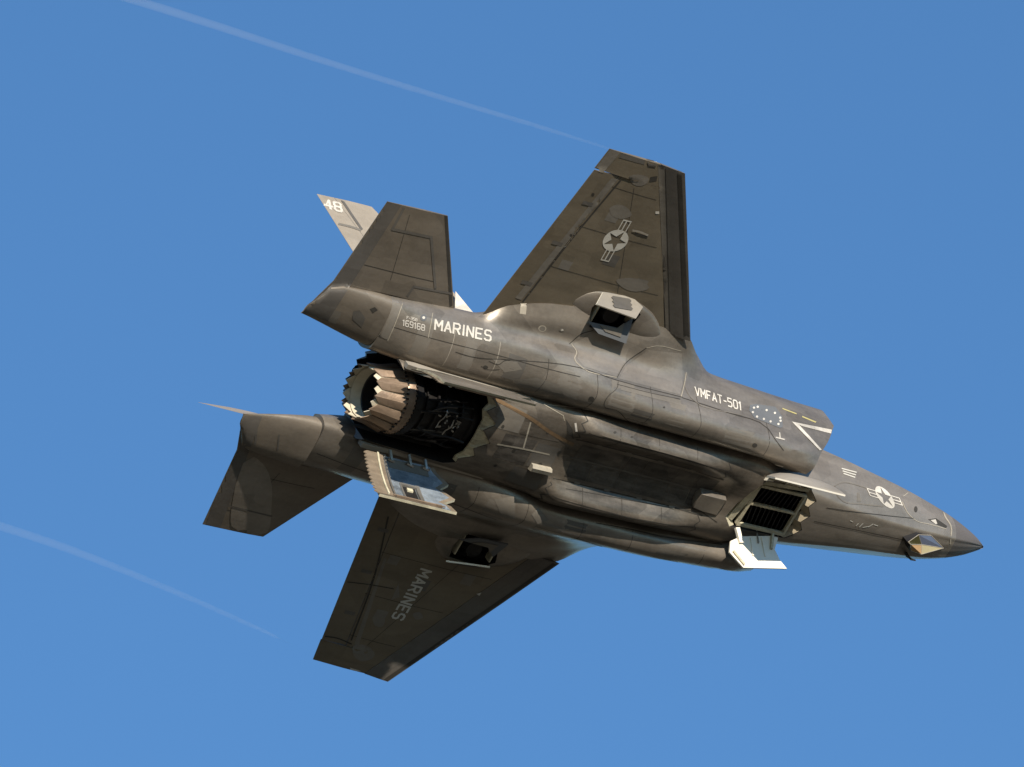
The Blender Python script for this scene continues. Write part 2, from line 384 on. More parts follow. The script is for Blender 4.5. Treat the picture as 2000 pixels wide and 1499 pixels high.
# ------------------------------------------------------------------ fuselage: centre body
def nose_sec(wd, zt, zc, zb, cy, side=0.0):
    return [(0, zt), (.38*wd, zt-.12*(zt-zc)), (.74*wd, zc+.46*(zt-zc)), (wd, zc+.012), (wd, zc-.012),
            (.5*(wd+cy)+.04*wd+side, .5*(zc+zb)-.02), (cy, zb+.13*(zc-zb)), (cy*.84, zb+.045*(zc-zb)), (cy*.55, zb+.01), (cy*.28, zb), (0, zb)]
CORE = {
 0.0: nose_sec(.012, -.36, -.37, -.38, .006), 0.18: nose_sec(.115, -.29, -.37, -.465, .075), 0.5: nose_sec(.25, -.20, -.365, -.60, .16),
 0.95: nose_sec(.40, -.08, -.35, -.745, .235), 1.5: nose_sec(.54, .03, -.33, -.86, .30), 2.2: nose_sec(.68, .18, -.28, -.935, .34),
 3.0: nose_sec(.80, .48, -.22, -.985, .40), 3.8: nose_sec(.90, .80, -.13, -1.02, .50), 4.5: nose_sec(.96, .95, -.05, -1.04, .60),
 5.2: nose_sec(.98, .98, .02, -1.06, .66),
 5.8: [(0,.95),(.36,.9),(.72,.6),(.95,.2),(.96,.15),(.94,-.45),(.86,-.92),(.76,-1.02),(.52,-1.08),(.27,-1.09),(0,-1.08)],
 6.5: [(0,.92),(.36,.86),(.72,.56),(.94,.2),(.95,.15),(.93,-.45),(.93,-.80),(.80,-1.0),(.56,-1.11),(.30,-1.01),(0,-.93)],
 7.3: [(0,.88),(.36,.82),(.74,.52),(.94,.2),(.95,.15),(.93,-.45),(.95,-.72),(.84,-1.01),(.66,-1.20),(.40,-.97),(0,-.90)],
 8.6: [(0,.80),(.36,.75),(.74,.48),(.94,.2),(.95,.15),(.93,-.45),(.95,-.68),(.86,-1.01),(.69,-1.20),(.42,-.95),(0,-.89)],
 9.5: [(0,.74),(.36,.69),(.74,.44),(.94,.2),(.95,.15),(.93,-.45),(.95,-.68),(.88,-.99),(.70,-1.17),(.42,-.95),(0,-.89)],
 10.0: [(0,.71),(.36,.66),(.74,.42),(.93,.2),(.94,.15),(.92,-.45),(.90,-.72),(.84,-.86),(.60,-.95),(.30,-.955),(0,-.94)],
 11.0: [(0,.64),(.36,.60),(.72,.40),(.90,.2),(.91,.15),(.90,-.45),(.88,-.66),(.78,-.78),(.54,-.89),(.28,-.945),(0,-.96)],
 12.0: [(0,.57),(.34,.53),(.64,.38),(.86,.2),(.87,.15),(.88,-.40),(.86,-.60),(.76,-.72),(.52,-.84),(.26,-.90),(0,-.92)],
 13.0: [(0,.47),(.32,.44),(.58,.32),(.78,.18),(.80,.14),(.84,-.35),(.82,-.52),(.74,-.64),(.50,-.76),(.25,-.82),(0,-.84)],
 14.0: [(0,.35),(.30,.32),(.54,.22),(.70,.10),(.72,.06),(.78,-.30),(.78,-.44),(.70,-.56),(.48,-.68),(.24,-.74),(0,-.76)],
}
ss = sorted(CORE); A = np.array([CORE[s] for s in ss]).reshape(len(ss), -1)
sq = list(np.linspace(0, .5, 9)) + list(np.arange(.6, 14.01, .12)) + [14.0]
rings = []
for s, row in zip(sq, pchip(ss, A, sq)):
    h = spline(row.reshape(-1, 2), 5, sharp=(3, 4, 9) if s > 6.6 else (3, 4))
    full = h + [np.array([-p[0], p[1]]) for p in h[-2:0:-1]]
    rings.append([(-s, p[0], p[1]) for p in full])
cv, cf = loft(rings)
cs = [sum(-cv[i][0] for i in f) / len(f) for f in cf]; ci = [1 if c < 0.97 else 2 if c < 5.0 else 0 for c in cs]
core = mesh('fuselage', cv, cf, [M['belly'], M['radome'], M['nose']], idx=ci)

def column_cutter(ys, top, bottom, front, back, mat):
    """solid whose front and back walls follow zigzags in y"""
    rings = [[(front(y), y, bottom(y)), (back(y), y, bottom(y)), (back(y), y, top(y)), (front(y), y, top(y))] for y in ys]
    v, f = loft(rings); return v, f, mat
NZ = -0.33                                                   # nozzle axis height
zig = [(-.72, -11.62), (-.60, -11.44), (-.47, -11.62), (-.30, -11.33), (-.14, -11.52), (0.06, -11.26), (.24, -11.50), (.38, -11.38), (.52, -11.62), (.62, -11.60), (.72, -11.80)]
zy = [p[0] for p in zig]; zx = [p[1] for p in zig]
ys = sorted(set([round(v, 3) for v in list(np.linspace(-.72, .72, 25)) + zy]))
arch = lambda y: NZ + math.sqrt(max(.735**2 - y * y, 0)) if abs(y) < .7349 else NZ
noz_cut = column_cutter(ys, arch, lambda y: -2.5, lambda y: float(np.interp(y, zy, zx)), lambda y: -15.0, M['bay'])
ty = np.linspace(-1.2, 1.2, 25)
tail_cut = column_cutter(list(ty), lambda y: 2.0, lambda y: -2.4, lambda y: -13.62 + (.09 if int(round((y + 1.2) / .1)) % 2 else -.02) + .22 * abs(y), lambda y: -15.2, M['skin'])
lf_front = [(-.56, -4.60), (-.40, -4.42), (-.26, -4.52), (-.10, -4.38), (.06, -4.50), (.20, -4.38), (.34, -4.50), (.44, -4.62)]
ly = [p[0] for p in lf_front]; lx = [p[1] for p in lf_front]
lf_back = [(-.56, -5.66), (-.30, -5.86), (0, -5.98), (.28, -6.06), (.44, -5.88)]
ly2 = [p[0] for p in lf_back]; lx2 = [p[1] for p in lf_back]
lf_ys = sorted(set(ly + ly2))
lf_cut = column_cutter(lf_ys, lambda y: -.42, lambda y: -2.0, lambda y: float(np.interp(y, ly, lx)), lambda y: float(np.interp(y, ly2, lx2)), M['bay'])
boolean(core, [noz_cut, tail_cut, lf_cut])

# ------------------------------------------------------------------ intake nacelles and tail booms (each side)
# per station: features (dx, y, z) round the section
NAC = {
 4.45: [(.22,.90,.46),(.22,1.2,.40),(.15,1.42,.29),(.09,1.535,.18),(.09,1.55,.12),(.10,1.545,-.10),(.11,1.53,-.30),(-.10,1.40,-.62),(-.35,1.26,-.91),(-.53,1.02,-1.14),(-.58,.90,-1.12),(-.3,.84,-.3)],
 5.3: [(.05,.80,.46),(.05,1.2,.36),(.03,1.46,.22),(0,1.615,.09),(0,1.63,.03),(0,1.635,-.20),(0,1.60,-.43),(-.03,1.45,-.77),(-.05,1.28,-1.06),(-.06,1.05,-1.16),(-.06,.88,-1.05),(-.04,.80,-.3)],
 6.1: [(0,.78,.46),(0,1.2,.33),(0,1.5,.18),(0,1.68,.05),(0,1.70,-.02),(0,1.69,-.24),(0,1.60,-.46),(0,1.49,-.76),(0,1.26,-1.10),(0,1.04,-1.13),(0,.90,-.88),(0,.78,-.3)],
 7.1: [(0,.76,.42),(0,1.2,.31),(0,1.55,.18),(0,1.76,.04),(0,1.78,-.03),(0,1.765,-.24),(0,1.665,-.46),(0,1.55,-.75),(0,1.29,-1.12),(0,1.05,-1.10),(0,.90,-.82),(0,.76,-.3)],
 7.6: [(0,.76,.40),(0,1.25,.29),(0,1.7,.17),(0,2.06,.02),(0,2.08,-.06),(0,1.88,-.22),(0,1.69,-.45),(0,1.56,-.75),(0,1.29,-1.12),(0,1.05,-1.09),(0,.90,-.80),(0,.76,-.3)],
 8.05: [(0,.76,.38),(0,1.3,.27),(0,1.9,.15),(0,2.38,-.02),(0,2.40,-.10),(0,2.02,-.245),(0,1.78,-.44),(0,1.55,-.80),(0,1.30,-1.11),(0,1.05,-1.07),(0,.90,-.80),(0,.76,-.3)],
 9.0: [(0,.76,.34),(0,1.3,.25),(0,1.9,.14),(0,2.40,.04),(0,2.46,-.13),(0,2.14,-.285),(0,1.85,-.355),(0,1.62,-.72),(0,1.31,-1.08),(0,1.05,-1.04),(0,.90,-.78),(0,.76,-.3)],
 9.9: [(0,.76,.30),(0,1.3,.24),(0,1.9,.14),(0,2.40,.06),(0,2.46,-.14),(0,2.14,-.285),(0,1.87,-.34),(0,1.66,-.66),(0,1.32,-.97),(0,1.05,-.94),(0,.88,-.74),(0,.76,-.3)],
 10.9: [(0,.74,.26),(0,1.3,.22),(0,1.8,.13),(0,2.20,.06),(0,2.36,-.11),(0,2.08,-.245),(0,1.86,-.29),(0,1.66,-.60),(0,1.34,-.79),(0,1.05,-.79),(0,.84,-.66),(0,.72,-.3)],
 11.7: [(0,.74,.24),(0,1.25,.21),(0,1.65,.12),(0,2.0,.02),(0,2.10,-.07),(0,1.96,-.165),(0,1.80,-.26),(0,1.61,-.50),(0,1.32,-.66),(0,1.05,-.69),(0,.82,-.60),(0,.72,-.3)],
 12.2: [(0,.72,.23),(0,1.2,.21),(0,1.58,.14),(0,1.75,.06),(0,1.765,-.02),(0,1.76,-.12),(0,1.71,-.25),(0,1.57,-.45),(0,1.30,-.60),(0,1.05,-.64),(0,.82,-.57),(0,.72,-.3)],
 13.2: [(0,.72,.13),(0,1.2,.17),(0,1.55,.14),(0,1.73,.07),(0,1.75,.0),(0,1.74,-.09),(0,1.69,-.20),(0,1.54,-.37),(0,1.28,-.49),(0,1.02,-.52),(0,.80,-.47),(0,.71,-.2)],
 14.02: [(-.10,.76,-.04),(-.05,1.15,.06),(0,1.52,.09),(0,1.72,.06),(0,1.735,.0),(0,1.72,-.08),(0,1.67,-.17),(0,1.52,-.265),(0,1.26,-.34),(0,1.02,-.345),(0,.80,-.30),(-.06,.72,-.1)],
}
ns = sorted(NAC); NA = np.array([NAC[s] for s in ns]).reshape(len(ns), -1)
nq = list(np.arange(4.45, 14.0, .11)) + [14.02]
def nac_ring(s, row, sg, shrink=0.0):
    pts = row.reshape(-1, 3); pts = np.column_stack([-s + pts[:, 0], pts[:, 1], pts[:, 2]])
    if shrink:
        c = pts.mean(0); pts = c + (pts - c) * np.array([1, 1 - shrink, 1 - shrink])
    sh = (3, 4, 0) + ((6, 8, 10) if s < 5.0 else (8,) if s < 5.6 else ())
    h = spline(pts, 5, sharp=sh, closed=True)
    return [(p[0], sg * p[1], p[2]) for p in h]
nacelles = {}
for sg in (-1, 1):
    rows = pchip(ns, NA, nq)
    rings = [nac_ring(s, r, sg) for s, r in zip(nq, rows)]
    inner = [nac_ring(s, r, sg, .045) for s, r in zip(nq, rows)]
    seq = inner[10:0:-1] + [inner[0]] + rings
    v, f = loft(seq); n = len(rings[0])
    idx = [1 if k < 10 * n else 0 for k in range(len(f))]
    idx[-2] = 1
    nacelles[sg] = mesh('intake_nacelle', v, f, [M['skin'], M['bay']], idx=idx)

# ------------------------------------------------------------------ lifting surfaces
def blade(secs, sg, nc=9, round_le=True):
    """secs: (le xyz, te xyz, thickness at le, mid, te); bevelled lens section"""
    rings = []
    for le, te, t0, tm, t1 in secs:
        le = np.array(le, float); te = np.array(te, float); up = []; lo = []
        for k in range(nc + 1):
            t = k / nc; p = le + (te - le) * t
            th = np.interp(t, [0, .12, .42, 1], [t0, t0 + (tm - t0) * .55, tm, t1]) / 2
            up.append((p[0], sg * p[1], p[2] + th)); lo.append((p[0], sg * p[1], p[2] - th))
        rings.append(up + lo[::-1])
    return loft(rings)

def interp3(a, b, t): return np.array(a, float) + (np.array(b, float) - np.array(a, float)) * t
wings = {}; flaperons = {}; lef = {}; stabs = {}; fins = {}
for sg in (-1, 1):
    # wing box: from leading edge flap hinge to flaperon hinge, full chord at the tip
    hl0, hl1 = (-8.50, 2.34, -.045), (-10.40, 5.345, -.055)      # nose flap hinge
    te0, te1 = (-11.60, 1.60, -.03), (-11.02, 4.93, -.015)       # flaperon hinge
    def hx(y, a, b): return interp3(a, b, (y - a[1]) / (b[1] - a[1]))
    secs = []
    for y in (1.60, 2.34, 3.0, 3.8, 4.6, 4.925):
        le = hx(y, hl0, hl1); te = hx(y, te0, te1); c = abs(le[0] - te[0])
        tk = np.interp(y, [1.6, 5.35], [.235, .085])
        secs.append((le, te, tk * .62, tk, tk * .42))
    v1, f1 = blade(secs, sg)
    tip = []
    for y in (4.93, 5.345):
        le = hx(y, hl0, hl1); tk = np.interp(y, [1.6, 5.35], [.235, .085])
        tee = (np.interp(y, [4.93, 5.345], [-11.54, -11.469]), y, 0.0)
        tip.append((le, tee, tk * .62, tk * (1 if y < 5 else .8), .012))
    v2, f2 = blade(tip, sg)
    wv, wf = join((v1, f1), (v2, f2))
    wings[sg] = mesh('wing', wv, wf, M['wing'], angle=24)
    # leading edge flap, drooped
    secs = []
    for y, lex, lez in ((2.36, -7.985, -.185), (3.4, -8.66, -.185), (5.35, -9.943, -.18)):
        hh = hx(y, hl0, hl1); tk = np.interp(y, [1.6, 5.35], [.235, .085]) * .60
        secs.append(((lex, y, lez), (hh[0] + .006, y, hh[2] - .006), .012, tk * .8, tk))
    v, f = blade(secs, sg, 6); lef[sg] = mesh('leading_edge_flap', v, f, M['edge'], parent=wings[sg], angle=24)
    # flaperon, slightly down
    secs = []
    for y in (1.72, 3.0, 4.915):
        hh = hx(y, te0, te1); tk = np.interp(y, [1.6, 5.35], [.235, .085]) * .40
        tee = (np.interp(y, [1.67, 4.9], [-12.10, -11.55]), y, np.interp(y, [1.67, 4.9], [-.05, -.034]))
        secs.append(((hh[0] - .012, y, hh[2]), tee, tk, tk * .7, .012))
    v, f = blade(secs, sg, 6); flaperons[sg] = mesh('flaperon', v, f, M['wing'], parent=wings[sg], angle=24)
    # horizontal stabiliser
    secs = []
    R_LE, R_TE = (-12.62, 1.745, .02), (-15.20, 1.745, -.07)
    T_LE, T_TE = (-13.642, 3.332, .125), (-14.945, 3.333, .062)
    for t in np.linspace(0, 1, 8):
        tk = .105 - .06 * t
        secs.append((interp3(R_LE, T_LE, t), interp3(R_TE, T_TE, t), .012, tk, .010))
    v, f = blade(secs, sg, 8)
    inner_ = [((-14.06, 1.03, -.04), (-15.497, 1.036, -.119), .22, .14, .012), ((-14.04, 1.40, -.02), (-15.35, 1.40, -.095), .16, .12, .012), ((-14.02, 1.745, .0), (-15.20, 1.745, -.07), .105, .10, .010)]
    v2, f2 = blade(inner_, sg, 8)
    sv, sf = join((v, f), (v2, f2))
    stabs[sg] = mesh('stabilator', sv, sf, M['tail'], angle=24)
    # root fairing of the stabiliser, tapering behind the boom
    rr = []
    for s, y0, y1, zc, hz, sk in ((14.035, .785, 1.735, -.135, .195, .0), (14.25, .80, 1.735, -.12, .155, .0), (14.6, .86, 1.72, -.105, .10, .0), (15.0, .94, 1.70, -.10, .06, .03), (15.3, 1.0, 1.62, -.105, .030, .10), (15.49, 1.035, 1.30, -.115, .008, .10)):
        ring = []
        for t in np.linspace(0, 2 * math.pi, 32, endpoint=False):
            ct, st = math.cos(t), math.sin(t)
            ring.append((-s + sk * max(0, ct), sg * ((y0 + y1) / 2 + (y1 - y0) / 2 * math.copysign(abs(ct) ** .55, ct)), zc + hz * math.copysign(abs(st) ** .75, st) - .03 * (1 - abs(ct))))
        rr.append(ring)
    v, f = loft(rr); mesh('root_fairing', v, f, M['tail'], parent=stabs[sg])
    # canted fin with rudder
    B0, B1 = (-10.85, 1.10, .05), (-13.38, 1.147, .05); F0, F1 = (-13.50, 2.15, 2.22), (-14.72, 2.166, 2.13)
    def fin_blade(c0, c1, ta, tb):
        rr = []
        for t in np.linspace(0, 1, 6):
            le = interp3(B0, F0, t); te = interp3(B1, F1, t); up = []; lo = []; n = np.array([0, .899, -.438]); tk = .10 - .07 * t
            for k in range(7):
                q = c0 + (c1 - c0) * k / 6; p = interp3(le, te, q); th = tk / 2 * np.interp(q, [0, .15, .45, 1], [.08, .6, 1, .08])
                up.append(p + n * th); lo.append(p - n * th)
            rr.append([(p[0], sg * p[1], p[2]) for p in up + lo[::-1]])
        return loft(rr)
    v, f = fin_blade(0, .68, 0, 0); fins[sg] = mesh('tail_fin', v, f, M['fin'], angle=24)
    v, f = fin_blade(.685, 1, 0, 0); mesh('rudder', v, f, M['fin'], parent=fins[sg], angle=24)

# roll post blister under each wing, with its open bay and two doors
blisters = {}
for sg in (-1, 1):
    rr = []
    for s, yc, hw, zc, hz in ((8.55, 2.26, .02, -.15, .01), (8.75, 2.29, .22, -.14, .075), (9.1, 2.36, .36, -.11, .14), (9.5, 2.42, .40, -.10, .145), (9.9, 2.45, .40, -.095, .13), (10.2, 2.47, .34, -.09, .10), (10.42, 2.48, .22, -.09, .055), (10.55, 2.48, .06, -.10, .01)):
        rr.append([(-s, sg * (yc + hw * math.cos(t)), zc + hz * math.sin(t)) for t in np.linspace(0, 2 * math.pi, 28, endpoint=False)])
    s_old = [8.55, 8.75, 9.1, 9.5, 9.9, 10.2, 10.42, 10.55]; arr = np.array(rr).reshape(8, -1)
    sq2 = np.linspace(8.55, 10.55, 30); rr = [list(map(tuple, r.reshape(-1, 3))) for r in pchip(s_old, arr, sq2)]
    v, f = loft(rr); blisters[sg] = mesh('roll_post_fairing', v, f, M['skin'], parent=wings[sg])
    poly = [(-10.15, 2.74), (-9.42, 2.76), (-9.25, 2.62), (-9.42, 2.20), (-10.12, 2.18), (-10.22, 2.5)]
    n = len(poly); cvv = [(p[0], sg * p[1], zz) for zz in (-.9, .015) for p in poly]
    cff = [tuple(range(n)), tuple(range(2 * n - 1, n - 1, -1))] + [(i, (i + 1) % n, n + (i + 1) % n, n + i) for i in range(n)]
    boolean(blisters[sg], [(cvv, cff, M['bay'])]); boolean(wings[sg], [(cvv, cff, M['bay'])]); boolean(nacelles[sg], [(cvv, cff, M['bay'])])

# tool: plate with thickness; outer side skin, inner side white
def plate(name, pts, nrm, th, mo, mi, parent=None):
    """pts: outline on the inner face; nrm points to the outer side"""
    nrm = np.array(nrm, float); nrm /= np.linalg.norm(nrm); n = len(pts)
    V = [np.array(p) for p in pts] + [np.array(p) + nrm * th for p in pts]
    Fc = [tuple(range(n)), tuple(range(n, 2 * n))] + [(i, (i + 1) % n, n + (i + 1) % n, n + i) for i in range(n)]
    return mesh(name, V, Fc, [mo, mi], parent, smooth=False, idx=[1, 0] + [1] * n)

# roll post doors (outboard pair shows its vented outer face to the sun)
for sg in (-1, 1):
    def mir(p): return np.array([p[0], -p[1] if sg > 0 else p[1], p[2]])
    od = [at(u, v, 1, yy) for (u, v), yy in zip([(1174, 573), (1231, 583), (1254, 601), (1245, 621), (1161, 597)], (-2.80, -2.80, -2.74, -2.66, -2.66))]
    nv = np.cross(od[1] - od[0], od[4] - od[0]); nv = nv / np.linalg.norm(nv); nv = nv if nv[1] < 0 else -nv
    cpt = sum(od) / 5; od = [p - nv * ((p - cpt) @ nv) for p in od]
    d1 = plate('roll_post_door', [mir(p) for p in od], mir(nv), .03, M['patch'], M['white'], wings[sg])
    # serrated vent on the outer face
    e1 = od[1] - od[0]; e1 /= np.linalg.norm(e1); e2 = np.cross(nv, e1); e2 = e2 if e2[2] < 0 else -e2
    vp = []
    for k in range(7): vp.append((-.24 - (.05 if k % 2 else 0), -.12 + k * .037))
    for k in range(6, -1, -1): vp.append((.22 + (.05 if k % 2 else 0) + .0, -.12 + k * .037))
    vo = [cpt + e1 * a * .85 + e2 * b * .95 + nv * .035 for a, b in vp]
    plate('vent_screen', [mir(p) for p in vo], mir(nv), .006, M['patch_dark'], M['patch_dark'], d1)
    idr = [at(u, v, 2, zz) for (u, v), zz in zip([(1148, 628), (1208, 641), (1243, 622), (1220, 671), (1168, 652)], (-.30, -.30, -.30, -.37, -.37))]
    nv2 = np.cross(idr[1] - idr[0], idr[4] - idr[0]); nv2 /= np.linalg.norm(nv2); nv2 = nv2 if nv2[2] > 0 else -nv2
    cpt = sum(idr) / 5; idr = [p - nv2 * ((p - cpt) @ nv2) for p in idr]
    d2 = plate('roll_post_door', [mir(p) for p in idr], mir(nv2), .025, M['skin'], M['slate'], wings[sg])  # slate inner face carries the outboard door's shade in its colour
    ins = [cpt + (p - cpt) * .55 - nv2 * .012 for p in idr]
    plate('door_pan', [mir(p) for p in ins], mir(nv2), .010, M['patch_mid'], M['patch_mid'], d2)
    v, f = tube([(-9.78, sg * 2.46, -.02), (-9.80, sg * 2.47, -.22)], [.20, .15], 16)
    mesh('roll_nozzle', v, f, M['soot'], parent=wings[sg])
    for c_, d_ in (((-10.10, sg * 2.45, -.13), (.025, .40, .14)), ((-9.38, sg * 2.5, -.15), (.03, .26, .16))):
        v, f = box(c_, d_); mesh('bay_bracket', v, f, M['frame'], parent=wings[sg], smooth=False)

# ------------------------------------------------------------------ engine, nozzle and its bay doors
nozzle = bpy.data.objects.new('nozzle', None); COL.objects.link(nozzle); nozzle.parent = jet
def ring_of(s, r, n=48): return [(-s, r * math.cos(t), NZ + r * math.sin(t)) for t in np.linspace(0, 2 * math.pi, n, endpoint=False)]
v, f = loft([ring_of(11.3, .42), ring_of(11.6, .45), ring_of(11.62, .49), ring_of(11.70, .49), ring_of(11.72, .45), ring_of(12.2, .47), ring_of(12.22, .52), ring_of(12.30, .52), ring_of(12.32, .48), ring_of(12.82, .50), ring_of(12.84, .575), ring_of(12.97, .575)])
mesh('engine_case', v, f, M['soot'])
v, f = loft([ring_of(12.97, .56), ring_of(13.01, .588), ring_of(13.15, .582), ring_of(13.19, .555)], True, True)
mesh('nozzle_band', v, f, M['petal'], parent=nozzle)
parts = []
for k in range(44):
    t = 2 * math.pi * k / 44
    for s, r, w_ in ((12.995, .590, .028), (13.18, .580, .024)):
        c = np.array([-s, r * math.cos(t), NZ + r * math.sin(t)]); tg = np.array([0, -math.sin(t), math.cos(t)])
        parts.append(bar(c - tg * w_ * .6, c + tg * w_ * .6, .045, .02, up=(0, math.cos(t), math.sin(t))))
v, f = join(*parts); hr_ = mesh('hinge_ring', v, f, M['soot'], parent=nozzle, smooth=False); hr_['kind'] = 'stuff'
NP = 12
def petal(r0, r1, s0, s1, hw, ridge, tip, th):
    rows = []
    for k in range(6):
        q = k / 5; s = s0 + (s1 - s0) * q; r = r0 + (r1 - r0) * q; wd = hw * (1 - .12 * q)
        prof = []
        for a, e in ((-1, 0), (-.55, .6), (0, 1), (.55, .6), (1, 0)):
            prof.append((s + (tip * (1 - abs(a)) if k == 5 else 0), r + ridge * e * (1 - .2 * q), a * wd))
        rows.append(prof)
    V = [(-s, y_, NZ + r) for row in rows for (s, r, y_) in row]; nV = len(V)
    V += [(-s, y_, NZ + r - th) for row in rows for (s, r, y_) in row]
    Fc = []
    for i in range(5):
        for j in range(4):
            a = i * 5 + j; Fc.append((a, a + 1, a + 6, a + 5)); Fc.append((nV + a, nV + a + 5, nV + a + 6, nV + a + 1))
    loop = [0, 1, 2, 3, 4, 9, 14, 19, 24, 29, 28, 27, 26, 25, 20, 15, 10, 5]
    for a, b in zip(loop, loop[1:] + loop[:1]): Fc.append((a, b, nV + b, nV + a))
    return V, Fc
p0 = petal(.546, .450, 13.19, 13.64, .126, .052, .14, .016)
p1 = petal(.515, .440, 13.19, 13.67, .126, .006, .12, .012)
o0 = mesh('nozzle_petal', *p0, M['petal'], parent=nozzle, angle=20); o1 = mesh('liner_petal', *p1, M['ceramic'], parent=nozzle, angle=20)
for k in range(NP):
    for src, off in ((o0, 0), (o1, .5)):
        c = src if k == 0 else copy_obj(src, nozzle)
        a = 2 * math.pi * (k + off) / NP + .1
        c.matrix_local = Matrix.Translation((0, 0, NZ)) @ Matrix.Rotation(a, 4, 'X') @ Matrix.Translation((0, 0, -NZ))
v, f = loft([ring_of(13.64, .425), ring_of(13.56, .42), ring_of(13.44, .40)], False, False); mesh('liner', v, f, M['ceramic'], parent=nozzle)
v, f = loft([ring_of(13.44, .40), ring_of(13.42, .385), ring_of(13.05, .37)], False, True); mesh('exhaust_duct', v, f, M['vane'], parent=nozzle)

# pipes and actuators under the engine
for k, (s0, a0, s1, a1, r, mt) in enumerate([(11.75, -2.0, 12.9, -1.9, .022, 'steel'), (12.05, -1.75, 12.5, -1.2, .018, 'steel'), (11.7, -1.2, 12.7, -1.25, .03, 'soot'), (11.9, -2.5, 12.7, -2.3, .026, 'soot'), (12.1, -1.9, 12.2, -1.3, .02, 'steel'), (12.3, -2.1, 12.42, -1.5, .016, 'steel'), (11.66, -.6, 12.6, -.8, .025, 'soot')]):
    pts = []
    for q in np.linspace(0, 1, 9):
        s = s0 + (s1 - s0) * q; a = a0 + (a1 - a0) * q; rr_ = .56 + .02 * math.sin(q * 9 + k)
        pts.append((-s, rr_ * math.cos(a), NZ + rr_ * math.sin(a)))
    v, f = tube(pts, r * .6); mesh('engine_pipe', v, f, M['soot' if k in (0, 1, 2, 3, 6) else mt])
for k in range(26):
    a = random.uniform(-2.05, -1.5); s = random.uniform(12.0, 12.45); r = .57
    c = np.array((-s, r * math.cos(a), NZ + r * math.sin(a))); d = np.array([random.uniform(-1, 1), random.uniform(-.6, .6), random.uniform(-.3, .3)]); d /= np.linalg.norm(d)
    v, f = bar(c - d * random.uniform(.02, .05), c + d * .03, random.uniform(.012, .035), .02); mesh('engine_fitting', v, f, M['steel' if k % 3 else 'soot'], smooth=False)

for k in range(12):
    a0 = random.uniform(-2.6, -.6); s0 = random.uniform(11.75, 12.2); L_ = random.uniform(.3, .8)
    v, f = tube([(-s0 - L_ * q, .545 * math.cos(a0 + .25 * q * q), NZ + .545 * math.sin(a0 + .25 * q * q)) for q in np.linspace(0, 1, 6)], random.uniform(.008, .02)); mesh('engine_pipe', v, f, M['soot' if k % 3 else 'dark_skin'])
for s0, wd_ in ((11.95, .03), (12.45, .05), (12.7, .03)):
    v, f = loft([ring_of(s0, .47), ring_of(s0 + .01, .535), ring_of(s0 + wd_, .535), ring_of(s0 + wd_ + .01, .47)]); mesh('engine_flange', v, f, M['soot'])
# bay edge frame along the zigzag
fr = [(x + .012, y, -.0) for y, x in zig]
def belly_z(x, y, default):
    loc, nrm, i, d = corebvh.ray_cast(Vector((x, y, -3)), Vector((0, 0, 1))); return loc.z if loc is not None else default
corebvh = BVHTree.FromPolygons([v.co.copy() for v in core.data.vertices], [tuple(p.vertices) for p in core.data.polygons])
parts = []
zz = [(y, x, belly_z(x + .05, y, -.85)) for y, x in zig[:-1]]
for (y0, x0, z0), (y1, x1, z1) in zip(zz[:-1], zz[1:]):
    a, b = (x0 - .004, y0, z0 + .012), (x1 - .004, y1, z1 + .012); xi = min(x0, x1, -11.60) - .03
    a2, b2 = (min(x0 - .05, -11.60), y0 * .97, z0 + .05), (min(x1 - .05, -11.60), y1 * .97, z1 + .05)
    V = [a, b, b2, a2] + [(p[0], p[1], p[2] + .03) for p in (a, b, b2, a2)]
    parts.append((V, [(0,1,2,3),(7,6,5,4),(0,4,5,1),(1,5,6,2),(2,6,7,3),(3,7,4,0)]))
v, f = join(*parts); mesh('bay_frame', v, f, M['olive_frame'], smooth=False)

